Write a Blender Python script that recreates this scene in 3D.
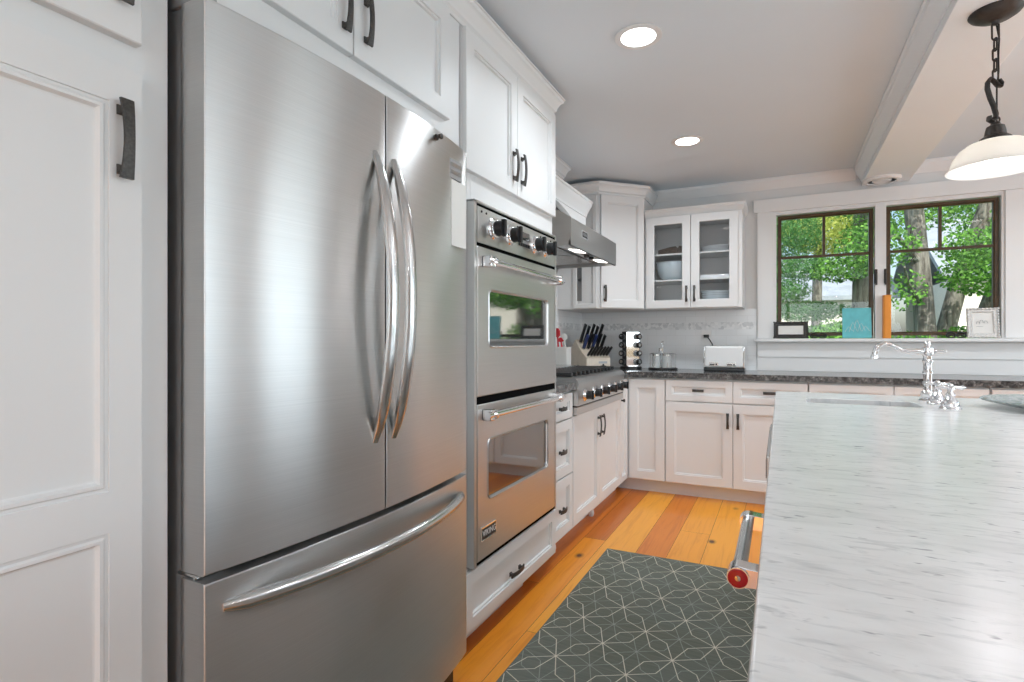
import bpy, bmesh, math, random
from mathutils import Vector, Matrix
for o in list(bpy.data.objects): bpy.data.objects.remove(o)
random.seed(7)
SC = bpy.context.scene; COL = SC.collection
R = math.radians

# ------------------------------------------------------------------ camera, sky, light, exposure
cam_d = bpy.data.cameras.new('camera'); cam = bpy.data.objects.new('camera', cam_d); COL.objects.link(cam)
cam.location = (0, 0, 1.10); cam.rotation_euler = (R(90), 0, R(26.05))
cam_d.sensor_width = 36; cam_d.lens = 36 * 550 / 1024; cam_d.clip_start = 0.02; cam_d.clip_end = 200
SC.camera = cam
vs = SC.view_settings
vs.view_transform = 'Standard'; vs.look = 'None'; vs.gamma = 1; vs.use_curve_mapping = False
vs.exposure = 0.17
W = bpy.data.worlds.new('sky'); SC.world = W; W.use_nodes = True
wn = W.node_tree; bgn = wn.nodes['Background']
sky = wn.nodes.new('ShaderNodeTexSky'); sky.sky_type = 'NISHITA'; sky.sun_disc = False
sky.sun_elevation = R(48); sky.sun_rotation = R(150); sky.air_density = 1.0; sky.dust_density = 3.0
wn.links.new(sky.outputs[0], bgn.inputs[0]); bgn.inputs[1].default_value = 0.24

def lamp(kind, name, loc, energy, rot=(0, 0, 0), color=(1, 1, 1), **kw):
    d = bpy.data.lights.new(name, kind); d.energy = energy; d.color = color
    for k, v in kw.items(): setattr(d, k, v)
    o = bpy.data.objects.new(name, d); o.location = loc; o.rotation_euler = rot; COL.objects.link(o); return o
lamp('SUN', 'sun', (0, 0, 12), 4.6, (R(48), 0, R(20)), (1, .95, .86), angle=R(1))
# added fill lamps at unseen, invented openings, tilted up to brighten the ceiling
lamp('AREA', 'fill_lamp_right', (3.46, .95, 1.45), 50, (0, R(146), 0), (.77, .90, 1), shape='RECTANGLE', size=1.5, size_y=2.7)
lamp('AREA', 'fill_lamp_right_door', (3.46, 3.45, 1.12), 24, (0, R(110), 0), (.77, .90, 1), shape='RECTANGLE', size=2.0, size_y=1.1)
lamp('AREA', 'fill_lamp_front', (.6, -3.26, 1.45), 62, (R(144), 0, 0), (.77, .90, 1), shape='RECTANGLE', size=2.8, size_y=1.5)
DOWN = [(-.51, 2.19), (-.51, 3.461), (1.75, .9), (1.75, 2.2), (1.75, 3.45), (1.75, -.6), (.3, -1.6)]  # first two are in view; the rest are added to light the room
CEIL = 2.315
for i, (x, y) in enumerate(DOWN):
    lamp('AREA', 'downlight', (x, y, CEIL - .012), (5.2 if x < 0 and y < 3 else 7.8) if y > 2 else 4.5, (0, 0, 0), (.84, .925, 1), shape='DISK', size=.128, spread=R(150))

# ------------------------------------------------------------------ materials
def new_mat(name):
    m = bpy.data.materials.new(name); m.use_nodes = True
    return m, m.node_tree, m.node_tree.nodes['Principled BSDF']
def node(nt, t, **kw):
    n = nt.nodes.new(t)
    for k, v in kw.items(): setattr(n, k, v)
    return n
def srgb(r, g, b):
    f = lambda c: (c / 255 / 12.92) if c / 255 <= .04045 else ((c / 255 + .055) / 1.055) ** 2.4
    return (f(r), f(g), f(b), 1)
def coords(nt, scale=(1, 1, 1), rot=(0, 0, 0)):
    tc = node(nt, 'ShaderNodeNewGeometry'); mp = node(nt, 'ShaderNodeMapping')
    mp.inputs['Scale'].default_value = scale; mp.inputs['Rotation'].default_value = rot
    nt.links.new(tc.outputs['Position'], mp.inputs['Vector']); return mp.outputs[0]
def ramp(nt, fac, stops):
    r = node(nt, 'ShaderNodeValToRGB'); e = r.color_ramp.elements
    e[0].position, e[0].color = stops[0]; e[1].position, e[1].color = stops[-1]
    for p, c in stops[1:-1]:
        k = e.new(p); k.color = c
    nt.links.new(fac, r.inputs[0]); return r.outputs[0]
def noise(nt, vec, scale, detail=4, rough=.5, dist=0):
    n = node(nt, 'ShaderNodeTexNoise'); n.inputs['Scale'].default_value = scale; n.inputs['Detail'].default_value = detail
    n.inputs['Roughness'].default_value = rough; n.inputs['Distortion'].default_value = dist
    nt.links.new(vec, n.inputs['Vector']); return n.outputs['Fac']
def mixc(nt, fac, a, b, mode='MIX'):
    m = node(nt, 'ShaderNodeMix', data_type='RGBA', blend_type=mode)
    for i, v in ((0, fac), (6, a), (7, b)):
        if hasattr(v, 'links'): nt.links.new(v, m.inputs[i])
        else: m.inputs[i].default_value = v
    return m.outputs[2]
def bump(nt, bsdf, h, strength=.1, dist=.002):
    b = node(nt, 'ShaderNodeBump'); b.inputs['Strength'].default_value = strength; b.inputs['Distance'].default_value = dist
    nt.links.new(h, b.inputs['Height']); nt.links.new(b.outputs[0], bsdf.inputs['Normal'])
def plain(name, col, rough=.5, metal=0, var=.0, scale=8, bmp=0, bscale=60, coat=0, **kw):
    m, nt, b = new_mat(name)
    b.inputs['Roughness'].default_value = rough; b.inputs['Metallic'].default_value = metal; b.inputs['Coat Weight'].default_value = coat
    for k, v in kw.items(): b.inputs[k].default_value = v
    v = coords(nt)
    if var:
        n = noise(nt, v, scale)
        lo = tuple(c * (1 - var) for c in col[:3]) + (1,); hi = tuple(min(1, c * (1 + var)) for c in col[:3]) + (1,)
        nt.links.new(ramp(nt, n, [(.3, lo), (.7, hi)]), b.inputs['Base Color'])
    else: b.inputs['Base Color'].default_value = col
    if bmp: bump(nt, b, noise(nt, v, bscale), bmp)
    return m
WHITE = plain('white_cabinet_paint', (.76, .755, .745, 1), .46, var=.012, scale=3)
TRIMW = plain('white_trim_paint', (.82, .812, .80, 1), .4, var=.01, scale=3)
CEILM = plain('grey_white_ceiling_paint', (.745, .80, .84, 1), .8, var=.012, scale=2, bmp=.05, bscale=200)
WALLM = plain('pale_grey_wall_paint', (.72, .715, .705, 1), .7, var=.012, scale=2, bmp=.05, bscale=200)
VOID = plain('gap_shade_black', (.004, .004, .004, 1), .95, var=.1, scale=30, **{'Specular IOR Level': .05})
BEAMW = plain('bright_white_beam_paint', (.87, .895, .91, 1), .5, var=.01, scale=3)
WALLW = plain('contrast_taupe_wall_paint', (.40, .38, .35, 1), .7, var=.012, scale=2)  # unseen walls, kept dark to give the steel reflections more contrast
BLACK = plain('black_plastic', (.012, .012, .013, 1), .35, var=.1, scale=30)
DARKGAP = plain('dark_cavity', (.03, .032, .036, 1), .6, var=.1, scale=20)
PEWTER = plain('dark_pewter_metal', (.085, .08, .075, 1), .42, .85, var=.25, scale=220, bmp=.5, bscale=380)
BRONZE = plain('oil_rubbed_bronze', (.06, .054, .05, 1), .45, .7, var=.2, scale=60)
CHROME = plain('polished_chrome', (.82, .82, .83, 1), .06, 1, var=.01)
SATIN = plain('satin_steel', (.62, .62, .61, 1), .2, 1, var=.03, scale=20)
GREYMET = plain('grey_painted_steel', (.36, .365, .37, 1), .4, .3, var=.03)
IRON = plain('cast_iron', (.03, .03, .03, 1), .28, .2, var=.2, scale=90, bmp=.3, bscale=300)
PORC = plain('white_porcelain', (.82, .84, .85, 1), .12, var=.02, coat=.5)
BOWLM = plain('pale_blue_grey_ceramic', (.62, .70, .74, 1), .2, var=.03)
BROWN = plain('dark_brown_wood', (.06, .04, .028, 1), .4, var=.3, scale=40)
WINWOOD = plain('dark_stained_window_wood', srgb(74, 52, 22), .4, var=.25, scale=30)
TEAL = plain('turquoise_paint', srgb(104, 192, 198), .5, var=.08, scale=30)
ORANGE = plain('orange_cover', srgb(238, 150, 50), .45, var=.06, scale=20)
CREAM = plain('cream_paper', (.8, .78, .74, 1), .6, var=.02)
RED = plain('red_silicone', srgb(196, 40, 52), .4, var=.08)
REDENAM = plain('red_enamel', srgb(190, 16, 30), .25, var=.05, coat=.5)
BLUEH = plain('navy_blue_handle', srgb(44, 60, 110), .35, var=.1)
BLOCKW = plain('pale_cream_wood', srgb(222, 208, 190), .45, var=.05, scale=25)
SIDING = plain('white_siding', (.78, .76, .70, 1), .7, var=.03)
ROOFM = plain('grey_blue_shingle', (.30, .35, .40, 1), .8, var=.15, scale=3)
ASPHALT = plain('pale_driveway', (.5, .5, .48, 1), .9, var=.1, scale=3)
LAWN = plain('lawn_green', (.08, .2, .03, 1), .9, var=.35, scale=4)
FOOD = plain('frame_ornament_dark', (.045, .042, .04, 1), .45, .3, var=.6, scale=160, bmp=.8, bscale=260)
FRAMEW = plain('whitewashed_frame', (.72, .70, .67, 1), .6, var=.12, scale=120, bmp=.5, bscale=200)
PAPERINK = None

def stainless(name, base, rough, aniso, vec):
    m, nt, b = new_mat(name)
    b.inputs['Metallic'].default_value = 1; b.inputs['Anisotropic'].default_value = aniso
    c = node(nt, 'ShaderNodeCombineXYZ')
    for i in range(3): c.inputs[i].default_value = vec[i]
    nt.links.new(c.outputs[0], b.inputs['Tangent'])
    s = (3, 3, 900) if vec[2] else (3, 900, 3)
    v = coords(nt, s)
    n = noise(nt, v, 1.0, 3)
    lo = tuple(x * .95 for x in base) + (1,); hi = tuple(min(1, x * 1.04) for x in base) + (1,)
    nt.links.new(ramp(nt, n, [(.3, lo), (.7, hi)]), b.inputs['Base Color'])
    mr = node(nt, 'ShaderNodeMapRange'); mr.inputs['To Min'].default_value = rough - .03; mr.inputs['To Max'].default_value = rough + .03
    nt.links.new(n, mr.inputs['Value']); nt.links.new(mr.outputs[0], b.inputs['Roughness'])
    return m
STEEL = stainless('brushed_stainless', (.63, .625, .615), .30, .94, (0, 0, 1))
STEELH = stainless('brushed_stainless_flat', (.62, .615, .605), .34, .6, (0, 0, 1))

def glass_mat(name, tint=(1, 1, 1, 1), f0=1.45, rough=0.0, boost=0):
    m, nt, b = new_mat(name); nt.nodes.remove(b)
    t = node(nt, 'ShaderNodeBsdfTransparent'); t.inputs[0].default_value = tint
    g = node(nt, 'ShaderNodeBsdfGlossy'); g.inputs['Roughness'].default_value = rough
    fr = node(nt, 'ShaderNodeFresnel'); fr.inputs[0].default_value = f0
    mx = node(nt, 'ShaderNodeMixShader')
    nt.links.new(fr.outputs[0], mx.inputs[0]); nt.links.new(t.outputs[0], mx.inputs[1]); nt.links.new(g.outputs[0], mx.inputs[2])
    nt.links.new(mx.outputs[0], nt.nodes['Material Output'].inputs[0]); return m
PANE = glass_mat('window_glass', (.985, .995, .985, 1), 1.3)
CABGLASS = glass_mat('cabinet_glass', (1, 1, 1, 1), 1.25)
OVENGLASS = plain('dark_oven_glass', (.018, .02, .02, 1), .04, **{'Specular IOR Level': 1.0, 'IOR': 2.3})
m, nt, b = new_mat('clear_green_glass'); b.inputs['Base Color'].default_value = (.90, .96, .93, 1)
b.inputs['Roughness'].default_value = .1; b.inputs['Transmission Weight'].default_value = .55; b.inputs['IOR'].default_value = 1.5
nz = noise(nt, coords(nt), 60, 3, .6); nt.links.new(ramp(nt, nz, [(.35, (.62, .72, .67, 1)), (.6, (.97, .99, .98, 1))]), b.inputs['Base Color']); bump(nt, b, nz, 1.0, .03); DISHGLASS = m
m, nt, b = new_mat('jar_glass'); b.inputs['Base Color'].default_value = (.86, .88, .87, 1)
b.inputs['Roughness'].default_value = .08; b.inputs['Transmission Weight'].default_value = .6; JARG = m

# marble: white with soft grey drifts and short dark flecks running across the slab
m, nt, b = new_mat('white_carrara_marble'); MARBLE = m
v1 = coords(nt, (2.2, 6.5, 1), (0, 0, R(8)))
n1 = noise(nt, v1, 2.6, 9, .62, .9)
base = ramp(nt, n1, [(.28, (.62, .615, .605, 1)), (.42, (.70, .69, .675, 1)), (.56, (.745, .735, .72, 1)), (.75, (.77, .76, .745, 1))])
v2 = coords(nt, (6.0, 26.0, 3), (0, 0, R(10)))
n2 = noise(nt, v2, 3.2, 6, .6, .6)
f2 = ramp(nt, n2, [(.53, (0, 0, 0, 1)), (.74, (.9, .9, .9, 1))])
v3 = coords(nt, (22, 56, 8), (0, 0, R(14)))
n3 = noise(nt, v3, 1.6, 2, .5, .3)
f3 = ramp(nt, n3, [(.66, (0, 0, 0, 1)), (.74, (1, 1, 1, 1))])
c1 = mixc(nt, f2, base, (.50, .50, .50, 1))
mm = node(nt, 'ShaderNodeMath', operation='MULTIPLY'); nt.links.new(f3, mm.inputs[0]); mm.inputs[1].default_value = .75
c2 = mixc(nt, mm.outputs[0], c1, (.25, .25, .26, 1))
nt.links.new(c2, b.inputs['Base Color']); b.inputs['Roughness'].default_value = .24; b.inputs['Specular IOR Level'].default_value = .42

# granite: dark grey with pale and black grains
m, nt, b = new_mat('dark_grey_granite'); GRANITE = m
v = coords(nt, (1, 1, 1))
n1 = noise(nt, v, 38, 6, .7, .5); n2 = noise(nt, v, 110, 3, .6)
g1 = ramp(nt, n1, [(.32, (.02, .02, .022, 1)), (.48, (.10, .10, .10, 1)), (.58, (.22, .22, .215, 1)), (.72, (.5, .5, .49, 1))])
g2 = ramp(nt, n2, [(.35, (.3, .3, .3, 1)), (.65, (1, 1, 1, 1))])
nt.links.new(mixc(nt, .6, g1, g2, 'MULTIPLY'), b.inputs['Base Color']); b.inputs['Roughness'].default_value = .16

# pine boards: colour by board, grain along Y, dark knots
m, nt, b = new_mat('heart_pine_boards'); PINE = m
at = node(nt, 'ShaderNodeAttribute', attribute_name='board')
bc = ramp(nt, at.outputs['Fac'], [(0, srgb(186, 98, 32)), (.25, srgb(224, 128, 40)), (.5, srgb(244, 152, 40)), (.8, srgb(252, 174, 52)), (1, srgb(246, 158, 44))])
cx = node(nt, 'ShaderNodeCombineXYZ'); nt.links.new(at.outputs['Fac'], cx.inputs[2])
vv = node(nt, 'ShaderNodeVectorMath', operation='MULTIPLY_ADD')
ge = node(nt, 'ShaderNodeNewGeometry'); nt.links.new(ge.outputs['Position'], vv.inputs[0]); vv.inputs[1].default_value = (26, 1.6, 1)
sc_ = node(nt, 'ShaderNodeVectorMath', operation='SCALE'); nt.links.new(cx.outputs[0], sc_.inputs[0]); sc_.inputs['Scale'].default_value = 37
nt.links.new(sc_.outputs[0], vv.inputs[2])
gr = noise(nt, vv.outputs[0], 1.4, 5, .6, 1.2)
gcol = ramp(nt, gr, [(.3, (.78, .64, .5, 1)), (.5, (.97, .95, .93, 1)), (.7, (1.0, 1.0, 1.0, 1))])
c1 = mixc(nt, .75, bc, gcol, 'MULTIPLY')
vo = node(nt, 'ShaderNodeTexVoronoi'); vo.inputs['Scale'].default_value = 1.0
kv = coords(nt, (4.6, 2.9, 1)); nt.links.new(kv, vo.inputs['Vector'])
kf = ramp(nt, vo.outputs['Distance'], [(.045, (1, 1, 1, 1)), (.075, (.4, .4, .4, 1)), (.13, (0, 0, 0, 1))])
nt.links.new(mixc(nt, kf, c1, srgb(70, 34, 14)), b.inputs['Base Color'])
b.inputs['Roughness'].default_value = .34; b.inputs['Coat Weight'].default_value = .15

# rug
m, nt, b = new_mat('dark_green_grey_rug'); RUGM = m
v = coords(nt, (2, 30, 2)); n = noise(nt, v, 3, 5, .7)
v2 = coords(nt); nb = noise(nt, v2, 2.2, 2)
cA = ramp(nt, n, [(.3, srgb(86, 91, 80)), (.7, srgb(126, 128, 114))])
nt.links.new(mixc(nt, .5, cA, ramp(nt, nb, [(.35, srgb(98, 100, 88)), (.65, srgb(110, 116, 110))])), b.inputs['Base Color'])
b.inputs['Roughness'].default_value = .9; bump(nt, b, noise(nt, coords(nt), 500, 2), .4, .003)
RUGL = plain('rug_pale_line', srgb(214, 208, 190), .9, var=.08, scale=80)
RUGF = plain('rug_faint_line', srgb(150, 156, 146), .9, var=.1, scale=80)

# backsplash tile: glossy white subway tiles with one band of marble mosaic
def tile_mat(name, axis):
    m, nt, b = new_mat(name)
    ge = node(nt, 'ShaderNodeNewGeometry'); sp = node(nt, 'ShaderNodeSeparateXYZ'); nt.links.new(ge.outputs['Position'], sp.inputs[0])
    cb = node(nt, 'ShaderNodeCombineXYZ'); nt.links.new(sp.outputs[axis], cb.inputs[0]); nt.links.new(sp.outputs[2], cb.inputs[1])
    br = node(nt, 'ShaderNodeTexBrick'); nt.links.new(cb.outputs[0], br.inputs['Vector'])
    br.inputs['Scale'].default_value = 1; br.inputs['Brick Width'].default_value = .152; br.inputs['Row Height'].default_value = .0762
    br.inputs['Mortar Size'].default_value = .0012
    br.inputs['Color1'].default_value = (.83, .835, .84, 1); br.inputs['Color2'].default_value = (.80, .805, .81, 1); br.inputs['Mortar'].default_value = (.73, .73, .73, 1)
    vo = node(nt, 'ShaderNodeTexVoronoi'); vo.inputs['Scale'].default_value = 46; nt.links.new(cb.outputs[0], vo.inputs['Vector'])
    mo = ramp(nt, vo.outputs['Color'], [(.2, (.62, .63, .64, 1)), (.8, (.86, .86, .86, 1))])
    g1 = node(nt, 'ShaderNodeMath', operation='GREATER_THAN'); nt.links.new(sp.outputs[2], g1.inputs[0]); g1.inputs[1].default_value = 1.190
    g2 = node(nt, 'ShaderNodeMath', operation='LESS_THAN'); nt.links.new(sp.outputs[2], g2.inputs[0]); g2.inputs[1].default_value = 1.246
    mu = node(nt, 'ShaderNodeMath', operation='MULTIPLY'); nt.links.new(g1.outputs[0], mu.inputs[0]); nt.links.new(g2.outputs[0], mu.inputs[1])
    nt.links.new(mixc(nt, mu.outputs[0], br.outputs['Color'], mo), b.inputs['Base Color'])
    b.inputs['Roughness'].default_value = .15
    iv = node(nt, 'ShaderNodeMath', operation='SUBTRACT'); iv.inputs[0].default_value = 1; nt.links.new(br.outputs['Fac'], iv.inputs[1])
    bump(nt, b, iv.outputs[0], .3, .001); return m
TILEB = tile_mat('white_subway_tile_back', 0); TILEL = tile_mat('white_subway_tile_side', 1)

# exterior
m, nt, b = new_mat('tree_bark'); BARK = m
n = noise(nt, coords(nt, (14, 14, 2.2)), 1.6, 6, .65, .4)
nt.links.new(ramp(nt, n, [(.3, (.07, .06, .05, 1)), (.5, (.20, .19, .17, 1)), (.7, (.36, .35, .32, 1))]), b.inputs['Base Color']); b.inputs['Roughness'].default_value = .9
bump(nt, b, n, 1.0, .03)
def leaf_mat(name, a, c):
    m, nt, b = new_mat(name)
    at = node(nt, 'ShaderNodeAttribute', attribute_name='leaf')
    col = ramp(nt, at.outputs['Fac'], [(0, a), (1, c)])
    nt.links.new(col, b.inputs['Base Color']); b.inputs['Roughness'].default_value = .55
    tr = node(nt, 'ShaderNodeBsdfTranslucent'); nt.links.new(col, tr.inputs[0])
    ms = node(nt, 'ShaderNodeMixShader'); ms.inputs[0].default_value = .45
    nt.links.new(b.outputs[0], ms.inputs[1]); nt.links.new(tr.outputs[0], ms.inputs[2]); nt.links.new(ms.outputs[0], nt.nodes['Material Output'].inputs[0])
    return m
LEAF = leaf_mat('maple_leaves', (.03, .13, .025, 1), (.28, .60, .10, 1))
LEAFY = leaf_mat('yellow_green_leaves', (.3, .42, .06, 1), (.80, .82, .28, 1))
NEEDLE = leaf_mat('dark_green_needles', (.05, .19, .05, 1), (.20, .46, .14, 1))

def emit(name, col, s):
    m, nt, b = new_mat(name); b.inputs['Emission Color'].default_value = col; b.inputs['Emission Strength'].default_value = s
    b.inputs['Base Color'].default_value = (.9, .9, .9, 1); return m
LENS = emit('lit_lamp_lens', (1, .97, .93, 1), 7.0)
HOODL = emit('lit_hood_lamp', (1, .95, .88, 1), 5.0)
BULB = emit('lit_bulb', (1, .94, .84, 1), 9.0)
m, nt, b = new_mat('frosted_white_glass'); b.inputs['Base Color'].default_value = (.88, .87, .85, 1); b.inputs['Roughness'].default_value = .25
tr = node(nt, 'ShaderNodeBsdfTranslucent'); tr.inputs[0].default_value = (.92, .9, .86, 1)
ms = node(nt, 'ShaderNodeMixShader'); ms.inputs[0].default_value = .55
nn = noise(nt, coords(nt), 14, 4); bump(nt, b, nn, .15, .01)
nt.links.new(b.outputs[0], ms.inputs[1]); nt.links.new(tr.outputs[0], ms.inputs[2]); nt.links.new(ms.outputs[0], nt.nodes['Material Output'].inputs[0]); SHADE = m

# ------------------------------------------------------------------ mesh helpers
ROOT = {}
class MB:
    def __init__(s, m=None): s.bm = bmesh.new(); s.m = m or Matrix.Identity(4); s.mi = 0
    def v(s, p): return s.bm.verts.new(s.m @ Vector(p))
    def f(s, vs):
        try: fc = s.bm.faces.new(vs)
        except ValueError: return None
        fc.material_index = s.mi; return fc
    def box(s, x0, x1, y0, y1, z0, z1, b=0, seg=2):
        c = [s.v((x, y, z)) for z in (z0, z1) for y in (y0, y1) for x in (x0, x1)]
        fs = [s.f([c[i] for i in q]) for q in ((0, 1, 3, 2), (4, 6, 7, 5), (0, 4, 5, 1), (2, 3, 7, 6), (0, 2, 6, 4), (1, 5, 7, 3))]
        if b:
            es = list({e for f in fs for e in f.edges})
            r = bmesh.ops.bevel(s.bm, geom=es, offset=b, segments=seg, profile=.5, affect='EDGES', clamp_overlap=True)
            for f in r['faces']: f.material_index = s.mi
        return s
    def rings(s, rs, cap0=True, cap1=True, loop=False):
        vs = [[s.v(p) for p in r] for r in rs]; n = len(vs[0])
        pairs = list(zip(vs, vs[1:])) + ([(vs[-1], vs[0])] if loop else [])
        for a, b in pairs:
            for i in range(n): s.f([a[i], a[(i + 1) % n], b[(i + 1) % n], b[i]])
        if not loop:
            if cap0: s.f(vs[0])
            if cap1: s.f(list(reversed(vs[-1])))
        return s
    def rect_loops(s, x0, x1, z0, z1, prof, cap=True, loop=False):
        rs = [[(x0 + i, d, z0 + i), (x1 - i, d, z0 + i), (x1 - i, d, z1 - i), (x0 + i, d, z1 - i)] for i, d in prof]
        return s.rings(rs, True, cap, loop)
    def tube(s, pts, r, n=10, closed=False, flat=None):
        pts = [Vector(p) for p in pts]; N = len(pts); rad = r if isinstance(r, (list, tuple)) else [r] * N
        rs = []; prev = None
        for i, p in enumerate(pts):
            if closed: t = pts[(i + 1) % N] - pts[i - 1]
            else: t = pts[min(i + 1, N - 1)] - pts[max(i - 1, 0)]
            t.normalize()
            if prev is None:
                u = t.orthogonal().normalized()
                if flat is not None: u = (Vector(flat) - t * Vector(flat).dot(t)).normalized()
            else: u = (prev - t * prev.dot(t)).normalized()
            prev = u; w = t.cross(u)
            ru, rw = rad[i] if isinstance(rad[i], tuple) else (rad[i], rad[i])
            rs.append([p + u * ru * math.cos(2 * math.pi * k / n) + w * rw * math.sin(2 * math.pi * k / n) for k in range(n)])
        return s.rings(rs, loop=closed)
    def cyl(s, p0, p1, r0, r1=None, n=24): return s.tube([p0, p1], [r0, r0 if r1 is None else r1], n)
    def lathe(s, prof, c=(0, 0, 0), axis=(0, 0, 1), n=32, cap=True):
        a = Vector(axis).normalized(); u = a.orthogonal().normalized(); w = a.cross(u); c = Vector(c)
        rs = [[c + a * h + (u * math.cos(2 * math.pi * k / n) + w * math.sin(2 * math.pi * k / n)) * max(r, 1e-4) for k in range(n)] for r, h in prof]
        return s.rings(rs, cap, cap)
    def ball(s, c, r, n=16, sx=1, sy=1, sz=1):
        m0 = s.m; s.m = m0 @ Matrix.Translation(c) @ Matrix.Diagonal((sx, sy, sz, 1))
        s.lathe([(r * math.sin(math.pi * i / n), -r * math.cos(math.pi * i / n)) for i in range(n + 1)], n=n * 2); s.m = m0; return s
    def prism(s, poly, o, u, v, w):
        o, u, v, w = map(Vector, (o, u, v, w))
        a = [o + u * x + v * y for x, y in poly]
        return s.rings([a, [p + w for p in a]])
    def sweep(s, path, prof, side=1):
        """profile (out, z) swept along a plan path with mitred corners; out is to the right of travel times side"""
        P = [Vector((x, y)) for x, y in path]; rs = []
        for i, p in enumerate(P):
            d = []
            if i > 0: d.append((P[i] - P[i - 1]).normalized())
            if i < len(P) - 1: d.append((P[i + 1] - P[i]).normalized())
            ns = [Vector((q.y, -q.x)) * side for q in d]
            if len(ns) == 2: n = (ns[0] + ns[1]); n = n / n.dot(ns[0])
            else: n = ns[0]
            rs.append([(p.x + n.x * o, p.y + n.y * o, z) for o, z in prof])
        return s.rings(rs)
    def build(s, name, mat, parent=None, label=None, cat=None, group=None, kind=None, smooth=35, loc=None, facc=True):
        bm = s.bm
        if facc: bmesh.ops.recalc_face_normals(bm, faces=bm.faces)
        if parent is not None: off = ROOT[parent.name]
        elif loc is not None: off = Vector(loc)
        else:
            xs = [v.co for v in bm.verts]
            lo = [min(c[i] for c in xs) for i in range(3)]; hi = [max(c[i] for c in xs) for i in range(3)]
            off = Vector(((lo[0] + hi[0]) / 2, (lo[1] + hi[1]) / 2, lo[2]))
        for v in bm.verts: v.co -= off
        me = bpy.data.meshes.new(name); bm.to_mesh(me); bm.free()
        for mt in (mat if isinstance(mat, (list, tuple)) else [mat]): me.materials.append(mt)
        if smooth: me.shade_smooth(); me.set_sharp_from_angle(angle=R(smooth))
        o = bpy.data.objects.new(name, me); COL.objects.link(o)
        if smooth:
            wn_ = o.modifiers.new('weighted_normals', 'WEIGHTED_NORMAL'); wn_.keep_sharp = True; wn_.weight = 60
        if parent is not None: o.parent = parent; ROOT[o.name] = off
        else: o.location = off; ROOT[o.name] = off
        return tag(o, label, cat, group, kind)
def tag(o, label=None, cat=None, group=None, kind=None):
    if label: o['label'] = label
    if cat: o['category'] = cat
    if group: o['group'] = group
    if kind: o['kind'] = kind
    return o
def thing(name, label, cat, loc, group=None):
    o = bpy.data.objects.new(name, None); o.empty_display_size = .05; o.location = loc; COL.objects.link(o)
    ROOT[o.name] = Vector(loc); return tag(o, label, cat, group)
def dup(root, loc, label=None):
    r = root.copy(); COL.objects.link(r); r.location = loc; ROOT[r.name] = Vector(loc)
    if label: r['label'] = label
    for ch in list(root.children):
        c = ch.copy(); COL.objects.link(c); c.parent = r
        for g in ch.children:
            d = g.copy(); COL.objects.link(d); d.parent = c
    return r
def FL(x): return Matrix(((0, 1, 0, x), (1, 0, 0, 0), (0, 0, 1, 0), (0, 0, 0, 1)))       # faces +X: (along Y, out, z)
def FB(y): return Matrix(((1, 0, 0, 0), (0, -1, 0, y), (0, 0, 1, 0), (0, 0, 0, 1)))      # faces -Y: (along X, out, z)
def FI(x): return Matrix(((0, -1, 0, x), (1, 0, 0, 0), (0, 0, 1, 0), (0, 0, 0, 1)))      # faces -X
def struct(name, mb, mat, parent=None, label=None): return mb.build(name, mat, parent, label, kind=None if parent else 'structure')

def shaker(fr, x0, x1, z0, z1, name, parent, mat=WHITE, t=.02, rail=.055, big=False):
    mb = MB(fr)
    if big: prof = [(0, 0), (0, t - .002), (.002, t), (rail, t), (rail + .003, t - .004), (rail + .008, t - .004), (rail + .011, t - .0015), (rail + .016, t - .0015), (rail + .019, t - .008)]
    else: prof = [(0, 0), (0, t - .002), (.002, t), (rail, t), (rail + .001, t - .006), (rail + .008, t - .006), (rail + .010, t - .014)]
    mb.rect_loops(x0, x1, z0, z1, prof)
    return mb.build(name, mat, parent, smooth=25)
def pull(fr, x, z, L, vertical, parent, d0=.02, w=.019, so=.018, mat=PEWTER):
    mb = MB(fr); n = 12
    P = lambda s, d, q: (x + q, d0 + d, z + s) if vertical else (x + s, d0 + d, z + q)
    rs = []
    for i in range(n + 1):
        s_ = -L / 2 + L * i / n; k = 1 - (2 * s_ / L) ** 2
        o = so + .008 * k; ww = w / 2 * (1 - .25 * k) if L > .1 else w / 2
        rs.append([P(s_, o - .006, -ww), P(s_, o - .006, ww), P(s_, o - .001, ww), P(s_, o, ww * .7), P(s_, o, -ww * .7), P(s_, o - .001, -ww)])
    mb.rings(rs)
    for sg in (-1, 1):
        a = sg * (L / 2 - .016)
        rr = [[P(a + du * r, d, dv * r) for du, dv in ((-1, -1), (1, -1), (1, 1), (-1, 1))] for d, r in ((0, .008), (.004, .0075), (.008, .005), (so + .002, .0055))]
        mb.rings(rr)
    return mb.build('handle', mat, parent)
def glass_door(fr, x0, x1, z0, z1, parent, rail=.06, t=.02):
    mb = MB(fr)
    mb.rect_loops(x0, x1, z0, z1, [(0, 0), (0, t - .002), (.002, t), (rail - .004, t), (rail, t - .005), (rail, 0)], loop=True)
    d = mb.build('door', WHITE, parent, smooth=25)
    g = MB(fr); g.box(x0 + rail - .004, x1 - rail + .004, .005, .008, z0 + rail - .004, z1 - rail + .004)
    g.build('glass_pane', CABGLASS, d); return d
def text_mesh(txt, size, mtx, name, mat, parent, depth=.0006):
    c = bpy.data.curves.new(name, 'FONT'); c.body = txt; c.size = size; c.extrude = depth; c.align_x = 'CENTER'; c.align_y = 'CENTER'
    o = bpy.data.objects.new(name, c); COL.objects.link(o)
    bpy.context.view_layer.update()
    me = bpy.data.meshes.new_from_object(o.evaluated_get(bpy.context.evaluated_depsgraph_get()))
    bpy.data.objects.remove(o); bpy.data.curves.remove(c)
    off = ROOT[parent.name]
    me.transform(Matrix.Translation(-off) @ mtx); me.materials.clear(); me.materials.append(mat)
    o = bpy.data.objects.new(name, me); COL.objects.link(o); o.parent = parent; ROOT[o.name] = off; return o
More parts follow.
